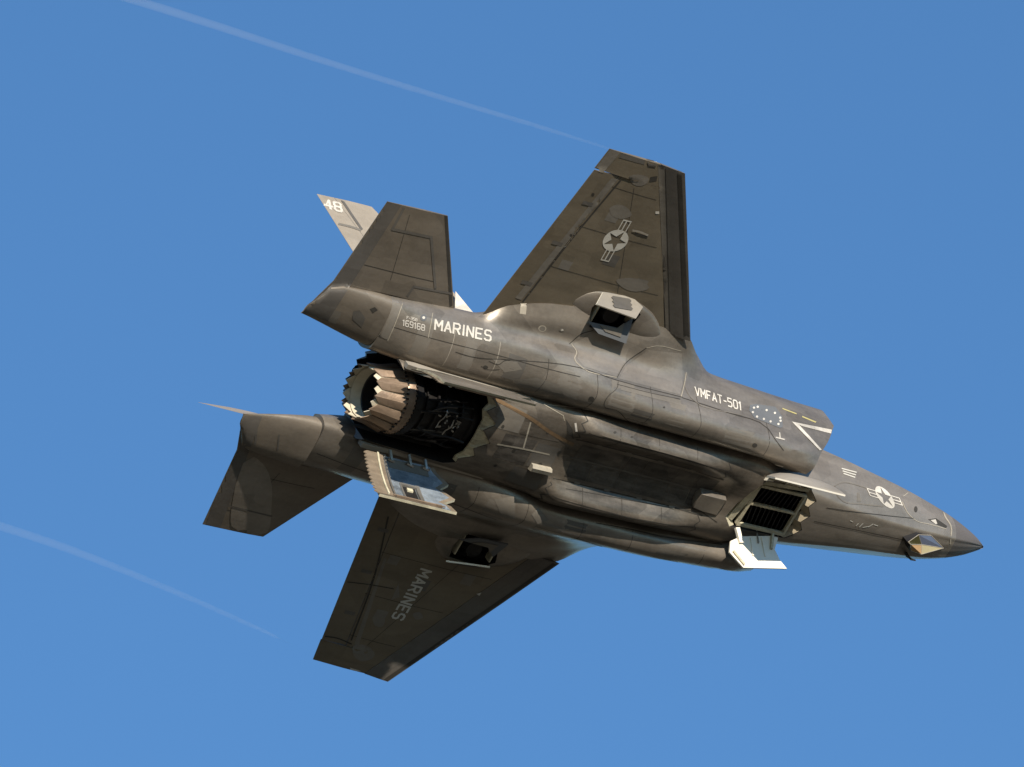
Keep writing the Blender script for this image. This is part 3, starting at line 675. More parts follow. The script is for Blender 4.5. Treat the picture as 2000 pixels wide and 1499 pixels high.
def nozzle_door(sg):
    # curved door profile from the hinge outward and down: (y, z)
    prof = spline([(.85, -.77), (.945, -.95), (1.03, -1.16), (1.10, -1.38), (1.14, -1.60)], 4)
    s_f = lambda k: 11.72 if k % 2 == 0 else 11.5
    outer = []
    n = len(prof)
    teeth = [(0, 11.90), (.10, 11.86), (.32, 11.64), (.48, 11.86), (.64, 11.58), (.82, 11.90), (.86, 11.74), (1, 11.66)]
    tq = [t[0] for t in teeth]; tx = [t[1] for t in teeth]
    qs = sorted(set(list(np.linspace(0, 1, n)) + tq)); P = []
    cum = np.linspace(0, 1, n); py = np.interp(qs, cum, [p[0] for p in prof]); pz = np.interp(qs, cum, [p[1] for p in prof])
    back = 13.3
    V, Fc = [], []; m = len(qs); cols = 6
    for layer in (0, 1):
        for i, q in enumerate(qs):
            xf = float(np.interp(q, tq, tx)) - (.30 if sg < 0 else 0); dy, dz = .9 * .05 * layer, -.43 * .05 * layer  # starboard front edge extended so it throws a toothed shadow on the belly
            for j in range(cols):
                s = xf + (back - xf) * (0, .075, .3, .55, .8, 1)[j]; V.append((-s, sg * (py[i] + dy), pz[i] - .035 * layer * 0 + dz * .6))
    L = m * cols; idx = []
    for layer in (0, 1):
        for i in range(m - 1):
            for j in range(cols - 1):
                a = layer * L + i * cols + j; Fc.append((a, a + 1, a + cols + 1, a + cols)); idx.append((3 if j == 0 else 0) if layer == 0 else 1)
    rim = [j for j in range(cols)] + [i * cols + cols - 1 for i in range(1, m)] + [(m - 1) * cols + j for j in range(cols - 2, -1, -1)] + [i * cols for i in range(m - 2, 0, -1)]
    for a, b in zip(rim, rim[1:] + rim[:1]): Fc.append((a, b, L + b, L + a)); idx.append(2)
    d = mesh('nozzle_bay_door', V, Fc, [M['door_metal'], M['skin'], M['frame'], M['strip']], angle=30, idx=idx)
    # aft serrated strip, stiffening bands, rim rail, recessed box, brackets
    def strip(q0, q1, s0, s1, off, th, teeth_n=0, tl=0.0):
        qq = list(np.linspace(q0, q1, 2 * teeth_n + 1 if teeth_n else 14)); Vv = []
        for lay in (0, 1):
            for k, q in enumerate(qq):
                y_ = float(np.interp(q, cum, [p[0] for p in prof])); z_ = float(np.interp(q, cum, [p[1] for p in prof]))
                o_ = off + th * lay
                for s in (s0, s1 + (tl if teeth_n and k % 2 else 0)):
                    Vv.append((-s, sg * (y_ - .92 * o_), z_ + .39 * o_))
        K = len(qq); Ff = []
        for lay in (0, 1):
            for k in range(K - 1):
                a = lay * 2 * K + 2 * k; Ff.append((a, a + 1, a + 3, a + 2))
        lp = [2 * k for k in range(K)] + [2 * k + 1 for k in range(K - 1, -1, -1)]
        for a, b in zip(lp, lp[1:] + lp[:1]): Ff.append((a, b, 2 * K + b, 2 * K + a))
        return Vv, Ff
    mesh('serrated_edge', *strip(.0, 1, 13.0, 13.34, .004, .02, 12, .07), M['strip'], parent=d, angle=20)
    mesh('stiffener', *strip(.02, 1, 13.10, 13.135, .026, .03), M['frame'], parent=d)
    mesh('stiffener', *strip(.02, 1, 12.95, 12.985, .006, .035), M['steel'], parent=d)
    mesh('edge_rail', *join(strip(.955, 1.0, 11.98, 13.0, .004, .03), strip(.985, 1.02, 11.92, 13.02, .03, .012)), M['petal'], parent=d)
    mesh('upper_lining', *strip(.05, .26, 12.05, 12.9, .004, .006), M['patch_mid'], parent=d)
    mesh('recess_frame', *join(strip(.60, .64, 12.42, 12.74, .004, .03), strip(.60, .96, 12.35, 12.43, .004, .04), strip(.60, .96, 12.73, 12.76, .004, .03)), M['steel'], parent=d)
    mesh('recess_pan', *strip(.645, .955, 12.44, 12.72, .003, .004), M['soot'], parent=d)
    mesh('latch', *strip(.70, .76, 12.52, 12.64, .01, .03), M['frame'], parent=d)
    for s in (12.12, 12.46, 12.86):
        v, f = join(bar((-s, sg * .76, -.70), (-s + .02, sg * .87, -.86), .04, .05), bar((-s - .06, sg * .85, -.84), (-s + .08, sg * .87, -.86), .03, .04))
        mesh('hinge_arm', v, f, M['steel'], parent=d, smooth=False)
    return d
for sg in (-1, 1): nozzle_door(sg)
# pad on the front end of the starboard door, a light rail seen along the bay edge
for sg in (-1, 1):
    v, f = loft([[(-s, sg * (.80 + a), z0 + b) for a, b in ((-.03, .03), (.055, .0), (.055, -h), (-.03, -h))] for s, z0, h in ((13.40, -.53, .12), (13.2, -.52, .16), (12.95, -.555, .10), (12.7, -.60, .035), (12.2, -.625, .035), (11.4, -.675, .04), (10.85, -.70, .045))])
    mesh('hinge_fairing', v, f, M['patch'], angle=40)

# ------------------------------------------------------------------ lift fan bay
dh = np.array([0, .47, -1.06]); ddir = np.array([0, .45, -.893]); ddir /= np.linalg.norm(ddir); dn = np.cross((1, 0, 0), ddir)
dn = dn if dn[1] > 0 else -dn
outl = [on_plane(u, v, dh, dn) for u, v in [(1448, 1048), (1427, 1057), (1425, 1079), (1452, 1109), (1537, 1111), (1523, 1094), (1513, 1073), (1521, 1047)]]
outl = [np.array([p[0], p[1], p[2]]) for p in outl]
for sg in (1, -1):
    mr = lambda p: np.array([p[0], sg * p[1], p[2]])
    if sg < 0:                                                    # starboard door raised, its added length throws more shade on the port door
        xm = sum(p[0] for p in outl) / len(outl); xM = max(p[0] for p in outl); o2 = []
        for p in outl:
            t_ = (p - dh) @ ddir; p = p + ddir * t_ * .42 + np.array([0, .09, .15])
            if p[0] > xm: p = p + np.array([.24 * (p[0] - xm) / (xM - xm), 0, 0])
            o2.append(p)
        outl = o2
    d = plate('lift_fan_door', [mr(p) for p in outl], mr(dn), .03, M['skin'], M['white'])
    cc = sum(outl) / len(outl); bulge = []
    for sc_, th_ in ((.985, .032), (.88, .075), (.68, .125), (.4, .16), (.15, .17)):
        bulge.append([mr(cc + (p - cc) * sc_ + dn * th_) for p in outl])
    v, f = loft(bulge); mesh('door_skin', v, f, M['patch'], parent=d, angle=60)
    sh_ = np.array([0, .09, .15]) * (sg < 0)
    ha = [sh_ + on_plane(u, v, dh, dn) for u, v in [(1436, 1034), (1446, 1062)]]
    v, f = bar(mr(ha[0] - dn * .05), mr(ha[1] - dn * .02), .09, .05, up=mr(dn)); mesh('hinge_arm', v, f, M['white'], parent=d, smooth=False)
    hb = [sh_ + on_plane(u, v, dh, dn) for u, v in [(1507, 1044), (1505, 1074)]]
    v, f = bar(mr(hb[0] - dn * .03), mr(hb[1] - dn * .02), .04, .05, up=mr(dn)); mesh('hinge_arm', v, f, M['frame'], parent=d, smooth=False)
    for uv0, uv1 in (((1466, 1052), (1470, 1086)), ((1487, 1050), (1494, 1088))):
        r0, r1 = sh_ + on_plane(*uv0, dh, dn), sh_ + on_plane(*uv1, dh, dn); v, f = bar(mr(r0 - dn * .012), mr(r1 - dn * .012), .025, .025, up=mr(dn)); mesh('door_rib', v, f, M['white'], parent=d, smooth=False)
    r0, r1 = sh_ + on_plane(1480, 1062, dh, dn) - dn * .02, np.array([-5.2, .40, -.86]); v, f = tube([mr(r0), mr(r1)], .016, 8); mesh('actuator_rod', v, f, M['steel'], parent=d)
    hc = [sh_ + on_plane(u, v, dh, dn) for u, v in [(1431, 1077), (1453, 1104)]]
    v, f = bar(mr(hc[0] - dn * .012), mr(hc[1] - dn * .012), .05, .03, up=mr(dn)); mesh('edge_seal', v, f, M['frame'], parent=d, smooth=False)
fz = -.985
def lp(u, v, z_=fz): return at(u, v, 2, z_)
q = {k: lp(*p) for k, p in {'a': (1484, 948), 'b': (1574, 969), 'c': (1529, 1043), 'd': (1438, 1022), 'm0': (1453, 980), 'm1': (1551, 1003)}.items()}
v, f = join(bar(q['a'], q['b'], .05, .06), bar(q['b'] + [0, 0, .004], q['c'] + [0, 0, .004], .045, .06), bar(q['c'] - [0, 0, .004], q['d'] - [0, 0, .004], .06, .06), bar(q['d'] + [0, 0, .006], q['a'] + [0, 0, .006], .06, .07), bar(q['m0'] + [0, 0, .01], q['m1'] + [0, 0, .01], .04, .07))
mesh('vane_box_frame', v, f, M['frame'], smooth=False)
for p_, q_, w_ in (((1485, 944), (1424, 1013), .13), ((1488, 942), (1580, 958), .07)):
    a_, b_ = lp(*p_, -1.0), lp(*q_, -1.0); v, f = bar(a_, b_, w_, .03); mesh('bay_sill', v, f, M['frame'], smooth=False)
for row in (('a', 'b', 'm0', 'm1'), ('m0', 'm1', 'd', 'c')):
    for k in range(11):
        t = (k + .6) / 11.2
        a = interp3(q[row[0]], q[row[1]], t) + np.array([0, 0, .09]); b = interp3(q[row[2]], q[row[3]], t) + np.array([0, 0, .09])
        v, f = bar(a, b, .016, .12, up=(.45, 0, 1)); mesh('lift_fan_vane', v, f, M['vane'], smooth=False)
# teeth of the bay rim, front and back
def rim_teeth(pts, inset, mat, zoff=.012):
    parts = []
    pz = [(x, y, belly_z(x + (.06 if inset < 0 else -.06), y, -1.02)) for y, x in pts]
    for p, q_ in zip(pz[:-1], pz[1:]):
        a = np.array(p) + [math.copysign(.004, inset), 0, zoff]; b = np.array(q_) + [math.copysign(.004, inset), 0, zoff]
        a2 = a + [inset, 0, .10]; b2 = b + [inset, 0, .10]
        V = [a, b, b2, a2] + [w_ + [0, 0, .02] for w_ in (a, b, b2, a2)]
        parts.append((V, [(0,1,2,3),(7,6,5,4),(0,4,5,1),(1,5,6,2),(2,6,7,3),(3,7,4,0)]))
    v, f = join(*parts); return mesh('bay_frame', v, f, mat, smooth=False)
rim_teeth(lf_front, -.14, M['tooth']); rim_teeth(lf_back, .15, M['frame'])

# ------------------------------------------------------------------ canopy, sensor window, small fittings
rr = []
for s, wd, z0, h in ((2.05, .03, .12, .02), (2.5, .33, .22, .20), (3.2, .47, .36, .36), (4.0, .50, .50, .42), (4.8, .42, .58, .40), (5.4, .22, .72, .24), (5.6, .05, .86, .06)):
    rr.append([(-s, wd * math.cos(t), z0 + h * math.sin(t)) for t in np.linspace(0, 2 * math.pi, 28, endpoint=False)])
v, f = loft(rr); mesh('canopy', v, f, M['glass'])
ev = {'a': at(1774, 1059, 1, -.12), 'b': at(1794, 1045, 1, -.24), 'c': at(1818, 1046, 1, -.22), 'd': at(1843, 1071, 1, -.02), 'e': at(1800, 1083, 1, .06), 'f': at(1779, 1076, 1, .05), 'r': at(1800, 1064, 1, -.07), 'g': at(1779, 1064, 1, -.10)}
ks = 'abcdefrg'; EV = [ev[k] for k in ks]
win = bpy.data.objects.new('sensor_window', None); COL.objects.link(win); win.parent = jet
for fc, mt in (('abrg', 'olive'), ('bcdr', 'bluepane'), ('rde', 'gold'), ('gref', 'amber')):
    pts = [ev[k] for k in fc]; cpt = sum(pts) / len(pts); nv = np.cross(pts[1] - pts[0], pts[-1] - pts[0]); nv /= np.linalg.norm(nv)
    if nv @ (RJ[2]) > 0: nv = -nv
    pp = [cpt + (p - cpt) * .95 for p in pts]
    plate('pane', pp, -nv, .02, M[mt], M[mt], win)
parts = []
for a, b in ('ab', 'bc', 'cd', 'de', 'ef', 'fg', 'ga', 'br', 'rd', 're', 'gr'):
    parts.append(tube([ev[a], ev[b]], .006, 6))
v, f = join(*parts); mesh('window_frame', v, f, M['seam_light'], parent=win)
back = [p + np.array([0, .02, .22]) for p in (ev['b'], ev['c'], ev['d'], ev['e'], ev['f'], ev['a'])]
frnt = [ev[k] + np.array([0, .012, .02]) for k in 'bcdefa']; n = 6
mesh('window_base', frnt + back, [(i, (i + 1) % n, n + (i + 1) % n, n + i) for i in range(n)] + [tuple(range(n, 2 * n))], M['bay'], parent=win, smooth=False)
an = [at(u, v, 1, .22) for u, v in ((1766, 1072), (1772, 1086), (1780, 1093), (1788, 1095))]
v, f = tube([(p + np.array([0, 0, .06]) if i == 0 else p) for i, p in enumerate(an)], [.035, .028, .02, .012]); mesh('antenna', v, f, M['seam'])
v, f = box((0, 0, 0), (1, 1, 1))
fa, fb = at(1036, 914, 2, -1.0), at(1074, 923, 2, -1.0)
v, f = loft([[p + np.array([0, a, b]) for a, b in ((-.07, .12), (-.075, -.02), (-.03, -.06), (.04, -.05), (.07, .12))] for p in (fa, interp3(fa, fb, .5), fb)])
mesh('drain_fairing', v, f, M['seam_light'], smooth=False)

# ------------------------------------------------------------------ hosts for markings
H_wing = {sg: Skin([wings[sg], lef[sg], flaperons[sg], blisters[sg]]) for sg in (-1, 1)}
H_body = Skin([core, nacelles[-1], nacelles[1], wings[-1], wings[1], blisters[-1], blisters[1]])
H_nose = Skin([core])
H_stab = {sg: Skin([stabs[sg]] + [c for c in stabs[sg].children]) for sg in (-1, 1)}
H_fin = Skin([fins[-1]] + [c for c in fins[-1].children])
WR, WL, NR, NL = wings[-1], wings[1], nacelles[-1], nacelles[1]

# starboard wing underside
patch('edge_band', [(1300, 326), (1307, 328), (1320, 655), (1309, 652)], H_wing[-1], M['patch_dark'], WR)
patch('edge_band', [(1323, 333), (1331, 336), (1346, 658), (1336, 656)], H_wing[-1], M['seam'], WR)
patch('edge_band', [(1285, 322), (1298, 326), (1306, 648), (1300, 640)], H_wing[-1], M['patch_mid'], WR)
patch('tip_band', [(1192, 292), (1212, 298), (1178, 338), (1160, 333)], H_wing[-1], M['patch_mid'], WR)
patch('tip_band', [(1214, 299), (1260, 314), (1258, 322), (1208, 308)], H_wing[-1], M['patch_dark'], WR)
line('panel_seam', [(1212, 352), (1120, 462), (1022, 588)], 3.2, H_wing[-1], M['seam'], WR)
patch('hinge_cover', [(1194, 348), (1207, 350), (1018, 586), (1006, 582)], H_wing[-1], M['patch_mid'], WR)
for poly in ([(1228, 346), (1245, 341), (1268, 350), (1258, 362), (1236, 360)], [(1190, 408), (1203, 400), (1222, 404), (1234, 420), (1212, 428), (1194, 420)], [(1203, 548), (1222, 543), (1252, 548), (1268, 562), (1242, 570), (1216, 562)]):
    patch('repair_patch', [tuple(p) for p in spline(poly, 3, closed=True)], H_wing[-1], M['patch_mid'], WR, step=6)
patch('repair_patch', [(1270, 346), (1284, 344), (1282, 354), (1268, 356)], H_wing[-1], M['seam'], WR)
patch('light_fairing', [(1262, 311), (1284, 317), (1281, 327), (1266, 325)], H_wing[-1], M['seam'], WR, h=.008)
patch('navigation_light', [(1264, 307), (1284, 314), (1284, 319), (1263, 313)], H_wing[-1], M['mark_grey'], WR, h=.014)
line('strake', [(1236, 450), (1250, 453), (1264, 459)], 4, H_wing[-1], M['patch'], WR, h=.012); line('strake', [(1240, 455), (1252, 459), (1264, 462)], 3, H_wing[-1], M['seam'], WR, h=.008)
patch('navigation_light', [(1280, 413), (1287, 413), (1287, 418), (1280, 418)], H_wing[-1], M['mark'], WR, h=.006)
insignia((1202, 470), (11.6, -20.4), (22.4, 5.5), H_wing[-1], M['mark_dull'], WR)
for cx, cy in ((1115, 460), (1158, 380), (1030, 552)):
    patch('fastener_cap', [(cx + 3 * math.cos(t), cy + 3 * math.sin(t)) for t in np.linspace(0, 6.28, 8, endpoint=False)], H_wing[-1], M['seam'], WR)

# port wing underside
lettering('MARINES', (822, 1111), (-57, 95), (20, 6), H_wing[1], M['mark_dull'], WL, th=.19)
sh = 0
patch('edge_band', [(1062, 1094), (1076, 1098), (742, 1322), (731, 1318)], H_wing[1], M['patch_dark'], WL)
patch('edge_band', [(1080, 1100), (1086, 1103), (757, 1330), (750, 1327)], H_wing[1], M['seam'], WL)
line('panel_seam', [(758, 1010), (730, 1130), (686, 1250)], 3, H_wing[1], M['seam'], WL)
line('panel_seam', [(627, 1242), (660, 1247), (686, 1258)], 2.5, H_wing[1], M['seam'], WL)
line('panel_seam', [(672, 1136), (722, 1142), (768, 1150)], 2.0, H_wing[1], M['seam'], WL)
patch('hinge_cover', [(750, 1090), (755, 1092), (700, 1262), (692, 1258)], H_wing[1], M['patch_mid'], WL)
for poly in ([(728, 1206), (742, 1200), (752, 1212), (746, 1224), (732, 1222)], [(806, 1200), (820, 1196), (826, 1206), (812, 1210)], [(690, 1262), (722, 1264), (732, 1280), (706, 1292), (690, 1280)]):
    patch('repair_patch', [tuple(p) for p in spline(poly, 3, closed=True)], H_wing[1], M['patch_mid'], WL, step=6)
patch('repair_patch', [(778, 1140), (780, 1166), (764, 1172)], H_wing[1], M['patch_mid'], WL)
patch('navigation_light', [(683, 1304), (706, 1311), (705, 1314), (684, 1308)], H_wing[1], M['mark_grey'], WL)
patch('navigation_light', [(930, 1160), (940, 1158), (936, 1164)], H_wing[1], M['mark_grey'], WL)

# stabilisers
S = H_stab[-1]
patch('edge_band', [(757, 395), (783, 402), (640, 628), (592, 611)], S, M['edge'], stabs[-1])
patch('edge_band', [(868, 421), (874, 423), (884, 604), (878, 600)], S, M['seam'], stabs[-1])
line('panel_seam', [(788, 408), (766, 448), (842, 464), (850, 562)], 5, S, M['patch_dark'], stabs[-1], curve=False)
line('panel_seam', [(796, 578), (808, 560), (882, 574)], 4, S, M['patch_dark'], stabs[-1], curve=False)
line('panel_seam', [(692, 536), (676, 560)], 4, S, M['patch_dark'], stabs[-1])
patch('edge_band', [(640, 628), (652, 606), (668, 610), (655, 634)], S, M['patch_mid'], stabs[-1])
patch('access_panel_or_sheen', [(722, 604), (732, 600), (738, 606), (728, 612)], S, M['seam'], stabs[-1])
patch('access_panel_or_sheen', [(690, 608), (702, 606), (714, 622), (706, 640), (688, 624)], S, M['patch_dark'], stabs[-1])
S = H_stab[1]
patch('edge_band', [(478, 812), (512, 814), (430, 1031), (402, 1024)], S, M['edge'], stabs[1])
patch('access_panel_or_sheen', [tuple(p) for p in spline([(496, 892), (518, 912), (530, 945), (530, 990), (522, 1040), (452, 1028), (452, 990)], 3, closed=True)], S, M['nose'], stabs[1], h=.006)  # paler patch stands in for light reflected off the stabiliser
line('panel_seam', [(446, 988), (530, 1008)], 3, S, M['patch_dark'], stabs[1], h=.009)
line('panel_seam', [(502, 830), (498, 868)], 4, S, M['patch_dark'], stabs[1]); line('panel_seam', [(545, 850), (542, 880)], 3, S, M['patch_dark'], stabs[1])

# fin number
fn_ = np.array([0, -.899, -.438]); fp_ = np.array([-12.0, -1.1225, 0.0]) + fn_ * .055
plate('root_glare', [on_plane(u, v, fp_, fn_) for u, v in ((889, 570), (888, 604), (906, 611), (927, 616))], fn_, .012, M['mark'], M['mark'], fins[-1])  # white plate added to stand in for sun glare at the fin root
lettering('48', (635, 406), (33, 9), (-3.5, -17), H_fin, M['mark'], fins[-1], th=.22)
line('panel_seam', [(668, 392), (690, 425), (706, 448)], 4.5, H_fin, M['patch_dark'], fins[-1]); line('panel_seam', [(662, 438), (690, 445), (704, 450)], 4, H_fin, M['patch_mid'], fins[-1])

# tail boom, starboard
B = H_body
lettering('MARINES', (849, 643.5), (109, 23), (1.5, -19), B, M['mark'], NR, th=.18)
lettering('169168', (786, 636), (42.5, 10.5), (.8, -11), B, M['mark_grey'], NR, th=.2)
lettering('F-35B', (794, 623), (20, 5), (.4, -5), B, M['mark_grey'], NR, th=.24)
patch('roundel', [(827 + 6.5 * math.cos(t), 621 + 6.5 * math.sin(t)) for t in np.linspace(0, 6.28, 12, endpoint=False)], B, M['slate'], NR, h=.005)
patch('roundel_dot', [(827 + 2.8 * math.cos(t), 621 + 2.8 * math.sin(t)) for t in np.linspace(0, 6.28, 8, endpoint=False)], B, M['mark'], NR, h=.009)
patch('boom_band', [(768, 590), (786, 594), (757, 664), (736, 656)], B, M['patch_mid'], NR)
line('panel_seam', [(786, 594), (772, 632), (757, 666)], 1.4, B, M['seam_light'], NR); line('panel_seam', [(845, 612), (840, 640), (836, 660)], 1.3, B, M['seam_light'], NR)
line('panel_seam', [(890, 688), (920, 697), (1000, 703), (1130, 718), (1208, 744), (1332, 776)], 1.3, B, M['seam'], NR)
line('panel_seam', [(1205, 751), (1270, 768), (1328, 780)], 1.1, B, M['seam'], NR)
line('panel_seam', [(1116, 672), (1126, 690), (1122, 700), (1136, 718), (1205, 738)], 1.3, B, M['seam_light'], NR)
line('panel_seam', [(1112, 672), (1136, 652), (1158, 646)], 1.4, B, M['seam'], NR)
line('panel_seam', [(1205, 738), (1220, 712), (1262, 680)], 1.4, B, M['seam'], NR)
line('panel_seam', [(1262, 680), (1282, 676), (1330, 686)], 1.1, B, M['seam_light'], NR)
line('panel_seam', [(1207, 746), (1206, 756), (1186, 776), (1180, 790), (1182, 797)], 1.2, B, M['seam'], NR)
line('panel_seam', [(1182, 797), (1208, 804), (1226, 822), (1240, 828)], 1.2, B, M['seam'], NR)
line('panel_seam', [(1330, 776), (1336, 752), (1340, 728)], 1.3, B, M['seam_light'], NR)
line('panel_seam', [(1332, 777), (1420, 806), (1500, 838), (1512, 856), (1530, 880)], 1.3, B, M['seam'], NR)
line('panel_seam', [(1342, 730), (1338, 755), (1350, 778), (1450, 812)], 1.4, B, M['patch_mid'], NR)
line('panel_seam', [(955, 706), (975, 712), (985, 705), (996, 704)], 1.1, B, M['seam'], NR); line('panel_seam', [(940, 716), (952, 722), (975, 722)], 1.1, B, M['seam'], NR)
for cx, cy, r, mt in ((1059, 642, 8, 'seam_light'), (1059, 642, 6, 'patch_mid'), (1097, 644, 5, 'patch_mid'), (1098, 645, 2.5, 'mark_grey'), (1297, 796, 2.2, 'seam'), (1201, 845, 3, 'seam'), (1234, 854, 2.5, 'seam'), (948, 718, 5, 'seam'), (1032, 782, 5, 'seam'), (1155, 779, 5.5, 'seam'), (1474, 870, 5, 'seam')):
    patch('access_cap', [(cx + r * math.cos(t), cy + r * .8 * math.sin(t)) for t in np.linspace(0, 6.28, 12, endpoint=False)], B, M[mt], NR, h=.004 + (.003 if mt in ('patch_mid', 'mark_grey') else 0), step=4)
patch('formation_light', [(1017, 592), (1029, 593), (1027, 615), (1015, 613)], H_body, M['seam_light'], WR)
for poly, mt in (([(1119, 672), (1130, 690), (1127, 700), (1140, 716), (1203, 736), (1217, 711), (1258, 682), (1225, 668), (1160, 649)], 'nose'), ([(1209, 740), (1223, 715), (1266, 684), (1332, 691), (1333, 750), (1327, 771)], 'nose'), ([(1215, 752), (1330, 782), (1330, 792), (1212, 762)], 'patch_mid'), ([(960, 700), (1010, 708), (1020, 722), (985, 728)], 'patch_mid'), ([(1000, 742), (1050, 738), (1092, 752), (1104, 778), (1060, 780), (1020, 768)], 'patch_mid')):
    patch('coating_panel', poly, B, M[mt], NR, h=.003)
# intake side
lettering('VMFAT-501', (1358.5, 772), (89, 30), (-1.5, -15.5), B, M['mark'], NR, th=.17)
K5 = lambda x, y: (1300 + x / 5.553, 680 + y / 5.553)
patch('tally_panel', [K5(*p) for p in ((910, 620), (985, 610), (1190, 640), (1260, 740), (1270, 860), (1240, 870), (960, 760), (905, 680))], B, M['slate'], NR, h=.005)
for p in ((955, 652), (995, 642), (1092, 678), (1182, 708), (1240, 760), (1243, 793), (1220, 828), (1135, 800), (1062, 773), (988, 748), (943, 700)):
    c = K5(*p); patch('tally_dot', [(c[0] + 2.3 * math.cos(t), c[1] + 2.3 * math.sin(t)) for t in np.linspace(0, 6.28, 8, endpoint=False)], B, M['mark'], NR, h=.010, step=4)
patch('warning_stripe', [K5(*p) for p in ((1365, 800), (1800, 888), (1792, 930), (1490, 852))], B, M['mark'], NR, h=.006)
patch('warning_stripe', [K5(*p) for p in ((1365, 800), (1445, 836), (1690, 1105), (1668, 1112))], B, M['mark'], NR, h=.009)
for q0 in (((1265, 652), (1420, 710), (1418, 722), (1266, 664)), ((1480, 738), (1636, 802), (1622, 812), (1480, 752))): patch('lift_marking', [K5(*p) for p in q0], B, M['yellow'], NR)
for c, sc_ in ((K5(1240, 972), 1), (K5(1232, 1262), .9)):
    line('jet_symbol', [(c[0] - 1, c[1] - 9 * sc_), (c[0], c[1] + 2)], 2, B, M['mark_grey'], NR, h=.006); line('jet_symbol', [(c[0] - 8 * sc_, c[1]), (c[0] + 8 * sc_, c[1] + 4)], 2.2, B, M['mark_grey'], NR, h=.008)
# centre belly
BC = Skin([core])
line('stain', [(963, 777), (1000, 797), (1040, 820), (1075, 845), (1118, 868)], 7, B, M['rust'], core, h=.004)
line('panel_seam', [(1036, 826), (1022, 876)], 3, B, M['seam_light'], core); line('panel_seam', [(972, 868), (1022, 877), (1072, 888)], 3, B, M['seam_light'], core)
patch('door_mark', [(1106, 820), (1118, 838), (1120, 856), (1108, 848)], B, M['seam'], core)
line('light_strip', [(1124, 828), (1126, 842)], 4, B, M['mark_grey'], core)
line('panel_seam', [(1150, 800), (1062, 790), (1100, 812), (1102, 822)], 1.4, B, M['seam_light'], core, curve=False)
line('panel_seam', [(1105, 955), (1180, 968), (1300, 990), (1400, 1005)], 1.3, B, M['seam'], core)
line('panel_seam', [(1165, 1022), (1230, 1034), (1290, 1048), (1410, 1064)], 1.4, B, M['seam'], NL)
line('panel_seam', [(1160, 1020), (1225, 1031), (1288, 1044), (1410, 1060)], 1.2, B, M['seam_light'], NL)
line('panel_seam', [(1045, 1030), (1110, 1048), (1175, 1068)], 1.2, B, M['seam_light'], NL)
line('panel_seam', [(1360, 945), (1362, 990), (1400, 1020)], 1.4, B, M['seam'], core)
for poly in ([(965, 975), (1006, 970), (1006, 1014), (980, 1010)], [(1038, 1005), (1052, 992), (1072, 1016), (1050, 1024)]): patch('belly_panel', poly, B, M['patch_mid'], NL)
class Below:
    def __init__(self, t): self.t = t
    def hit(self, u, v, h):
        loc, nrm, i, d = self.t.ray_cast(Vector((u / 100, v / 100, -3)), Vector((0, 0, 1)))
        if loc is None: return None
        return loc + (nrm if nrm.z < 0 else -nrm) * h
BB = Below(corebvh)
def tree_of(objs): return Skin(objs).t
for sg in (-1, 1):
    BN = Below(tree_of([nacelles[sg]])); BW = Below(tree_of([wings[sg], flaperons[sg], lef[sg]])); BS = Below(tree_of([stabs[sg]])); Nn, Ww, St = nacelles[sg], wings[sg], stabs[sg]
    q4 = lambda a, b, c, d: [(a, sg * c), (b, sg * c), (b, sg * d), (a, sg * d)]
    for (a, b, c, d), mt in (((-1060, -1012, 112, 146), 'patch_mid'), ((-955, -905, 122, 158), 'patch_mid'), ((-905, -860, 106, 130), 'patch_dark'), ((-830, -792, 118, 150), 'patch_mid'), ((-705, -640, 112, 138), 'patch_mid'), ((-1160, -1125, 108, 150), 'patch_dark'), ((-1245, -1222, 100, 150), 'patch_mid'), ((-1340, -1312, 96, 150), 'patch_mid')):
        patch('access_panel_or_sheen', q4(a, b, c, d), BN, M[mt], Nn, h=.0022, step=9)
    for xx in (-1085, -985, -870, -765, -610): line('panel_seam', [(xx, sg * 100), (xx + 4, sg * 130), (xx, sg * 160)], 1.0, BN, M['seam'], Nn, h=.0035, curve=False)
    for xx in (-1270, -1180): line('panel_seam', [(xx, sg * 96), (xx, sg * 160)], 1.4, BN, M['patch'], Nn, h=.0035, curve=False)
    line('panel_seam', [(-1390, sg * 132), (-1200, sg * 140), (-1020, sg * 150)], 1.0, BN, M['seam'], Nn, h=.0035)
    for yy, xa, xb in ((300, -1140, -905), (385, -1125, -960), (470, -1108, -1012)): line('panel_seam', [(xa, sg * yy), (xb, sg * yy)], .9, BW, M['seam'], Ww, h=.003, curve=False)
    line('panel_seam', [(-985, sg * 285), (-1065, sg * 480)], .9, BW, M['seam'], Ww, h=.003, curve=False)
    for yy in (255, 340, 425): patch('hinge_cover', q4(-1172 + (yy - 255) * .17, -1150 + (yy - 255) * .17, yy, yy + 7), BW, M['patch_dark'], Ww, h=.006)
    for (a, b, c, d), mt in (((-1045, -1018, 330, 352), 'patch_dark'), ((-1085, -1062, 408, 428), 'patch_mid'), ((-962, -938, 300, 322), 'patch_mid'), ((-1120, -1098, 300, 318), 'patch_mid')): patch('access_panel_or_sheen', q4(a, b, c, d), BW, M[mt], Ww, h=.0025, step=9)
    line('panel_seam', [(-1415, sg * 200), (-1440, sg * 320)], 1.0, BS, M['seam'], St, h=.003, curve=False); line('panel_seam', [(-1330, sg * 215), (-1478, sg * 215)], 1.0, BS, M['seam'], St, h=.003, curve=False)
x0_ = -950
for k, (ln_, mt) in enumerate(((46, 'dark_skin'), (60, 'darkish_skin'), (38, 'dark_skin'), (70, 'dark_skin'), (44, 'darkish_skin'), (40, 'dark_skin'))):  # keel floor drawn darker than the belly, in a mottled tone
    patch('keel_panel', [(x0_, -33), (x0_ + ln_ - 1.2, -33), (x0_ + ln_ - 1.2, 33), (x0_, 33)], BB, M[mt], core, h=.004, step=8); x0_ += ln_
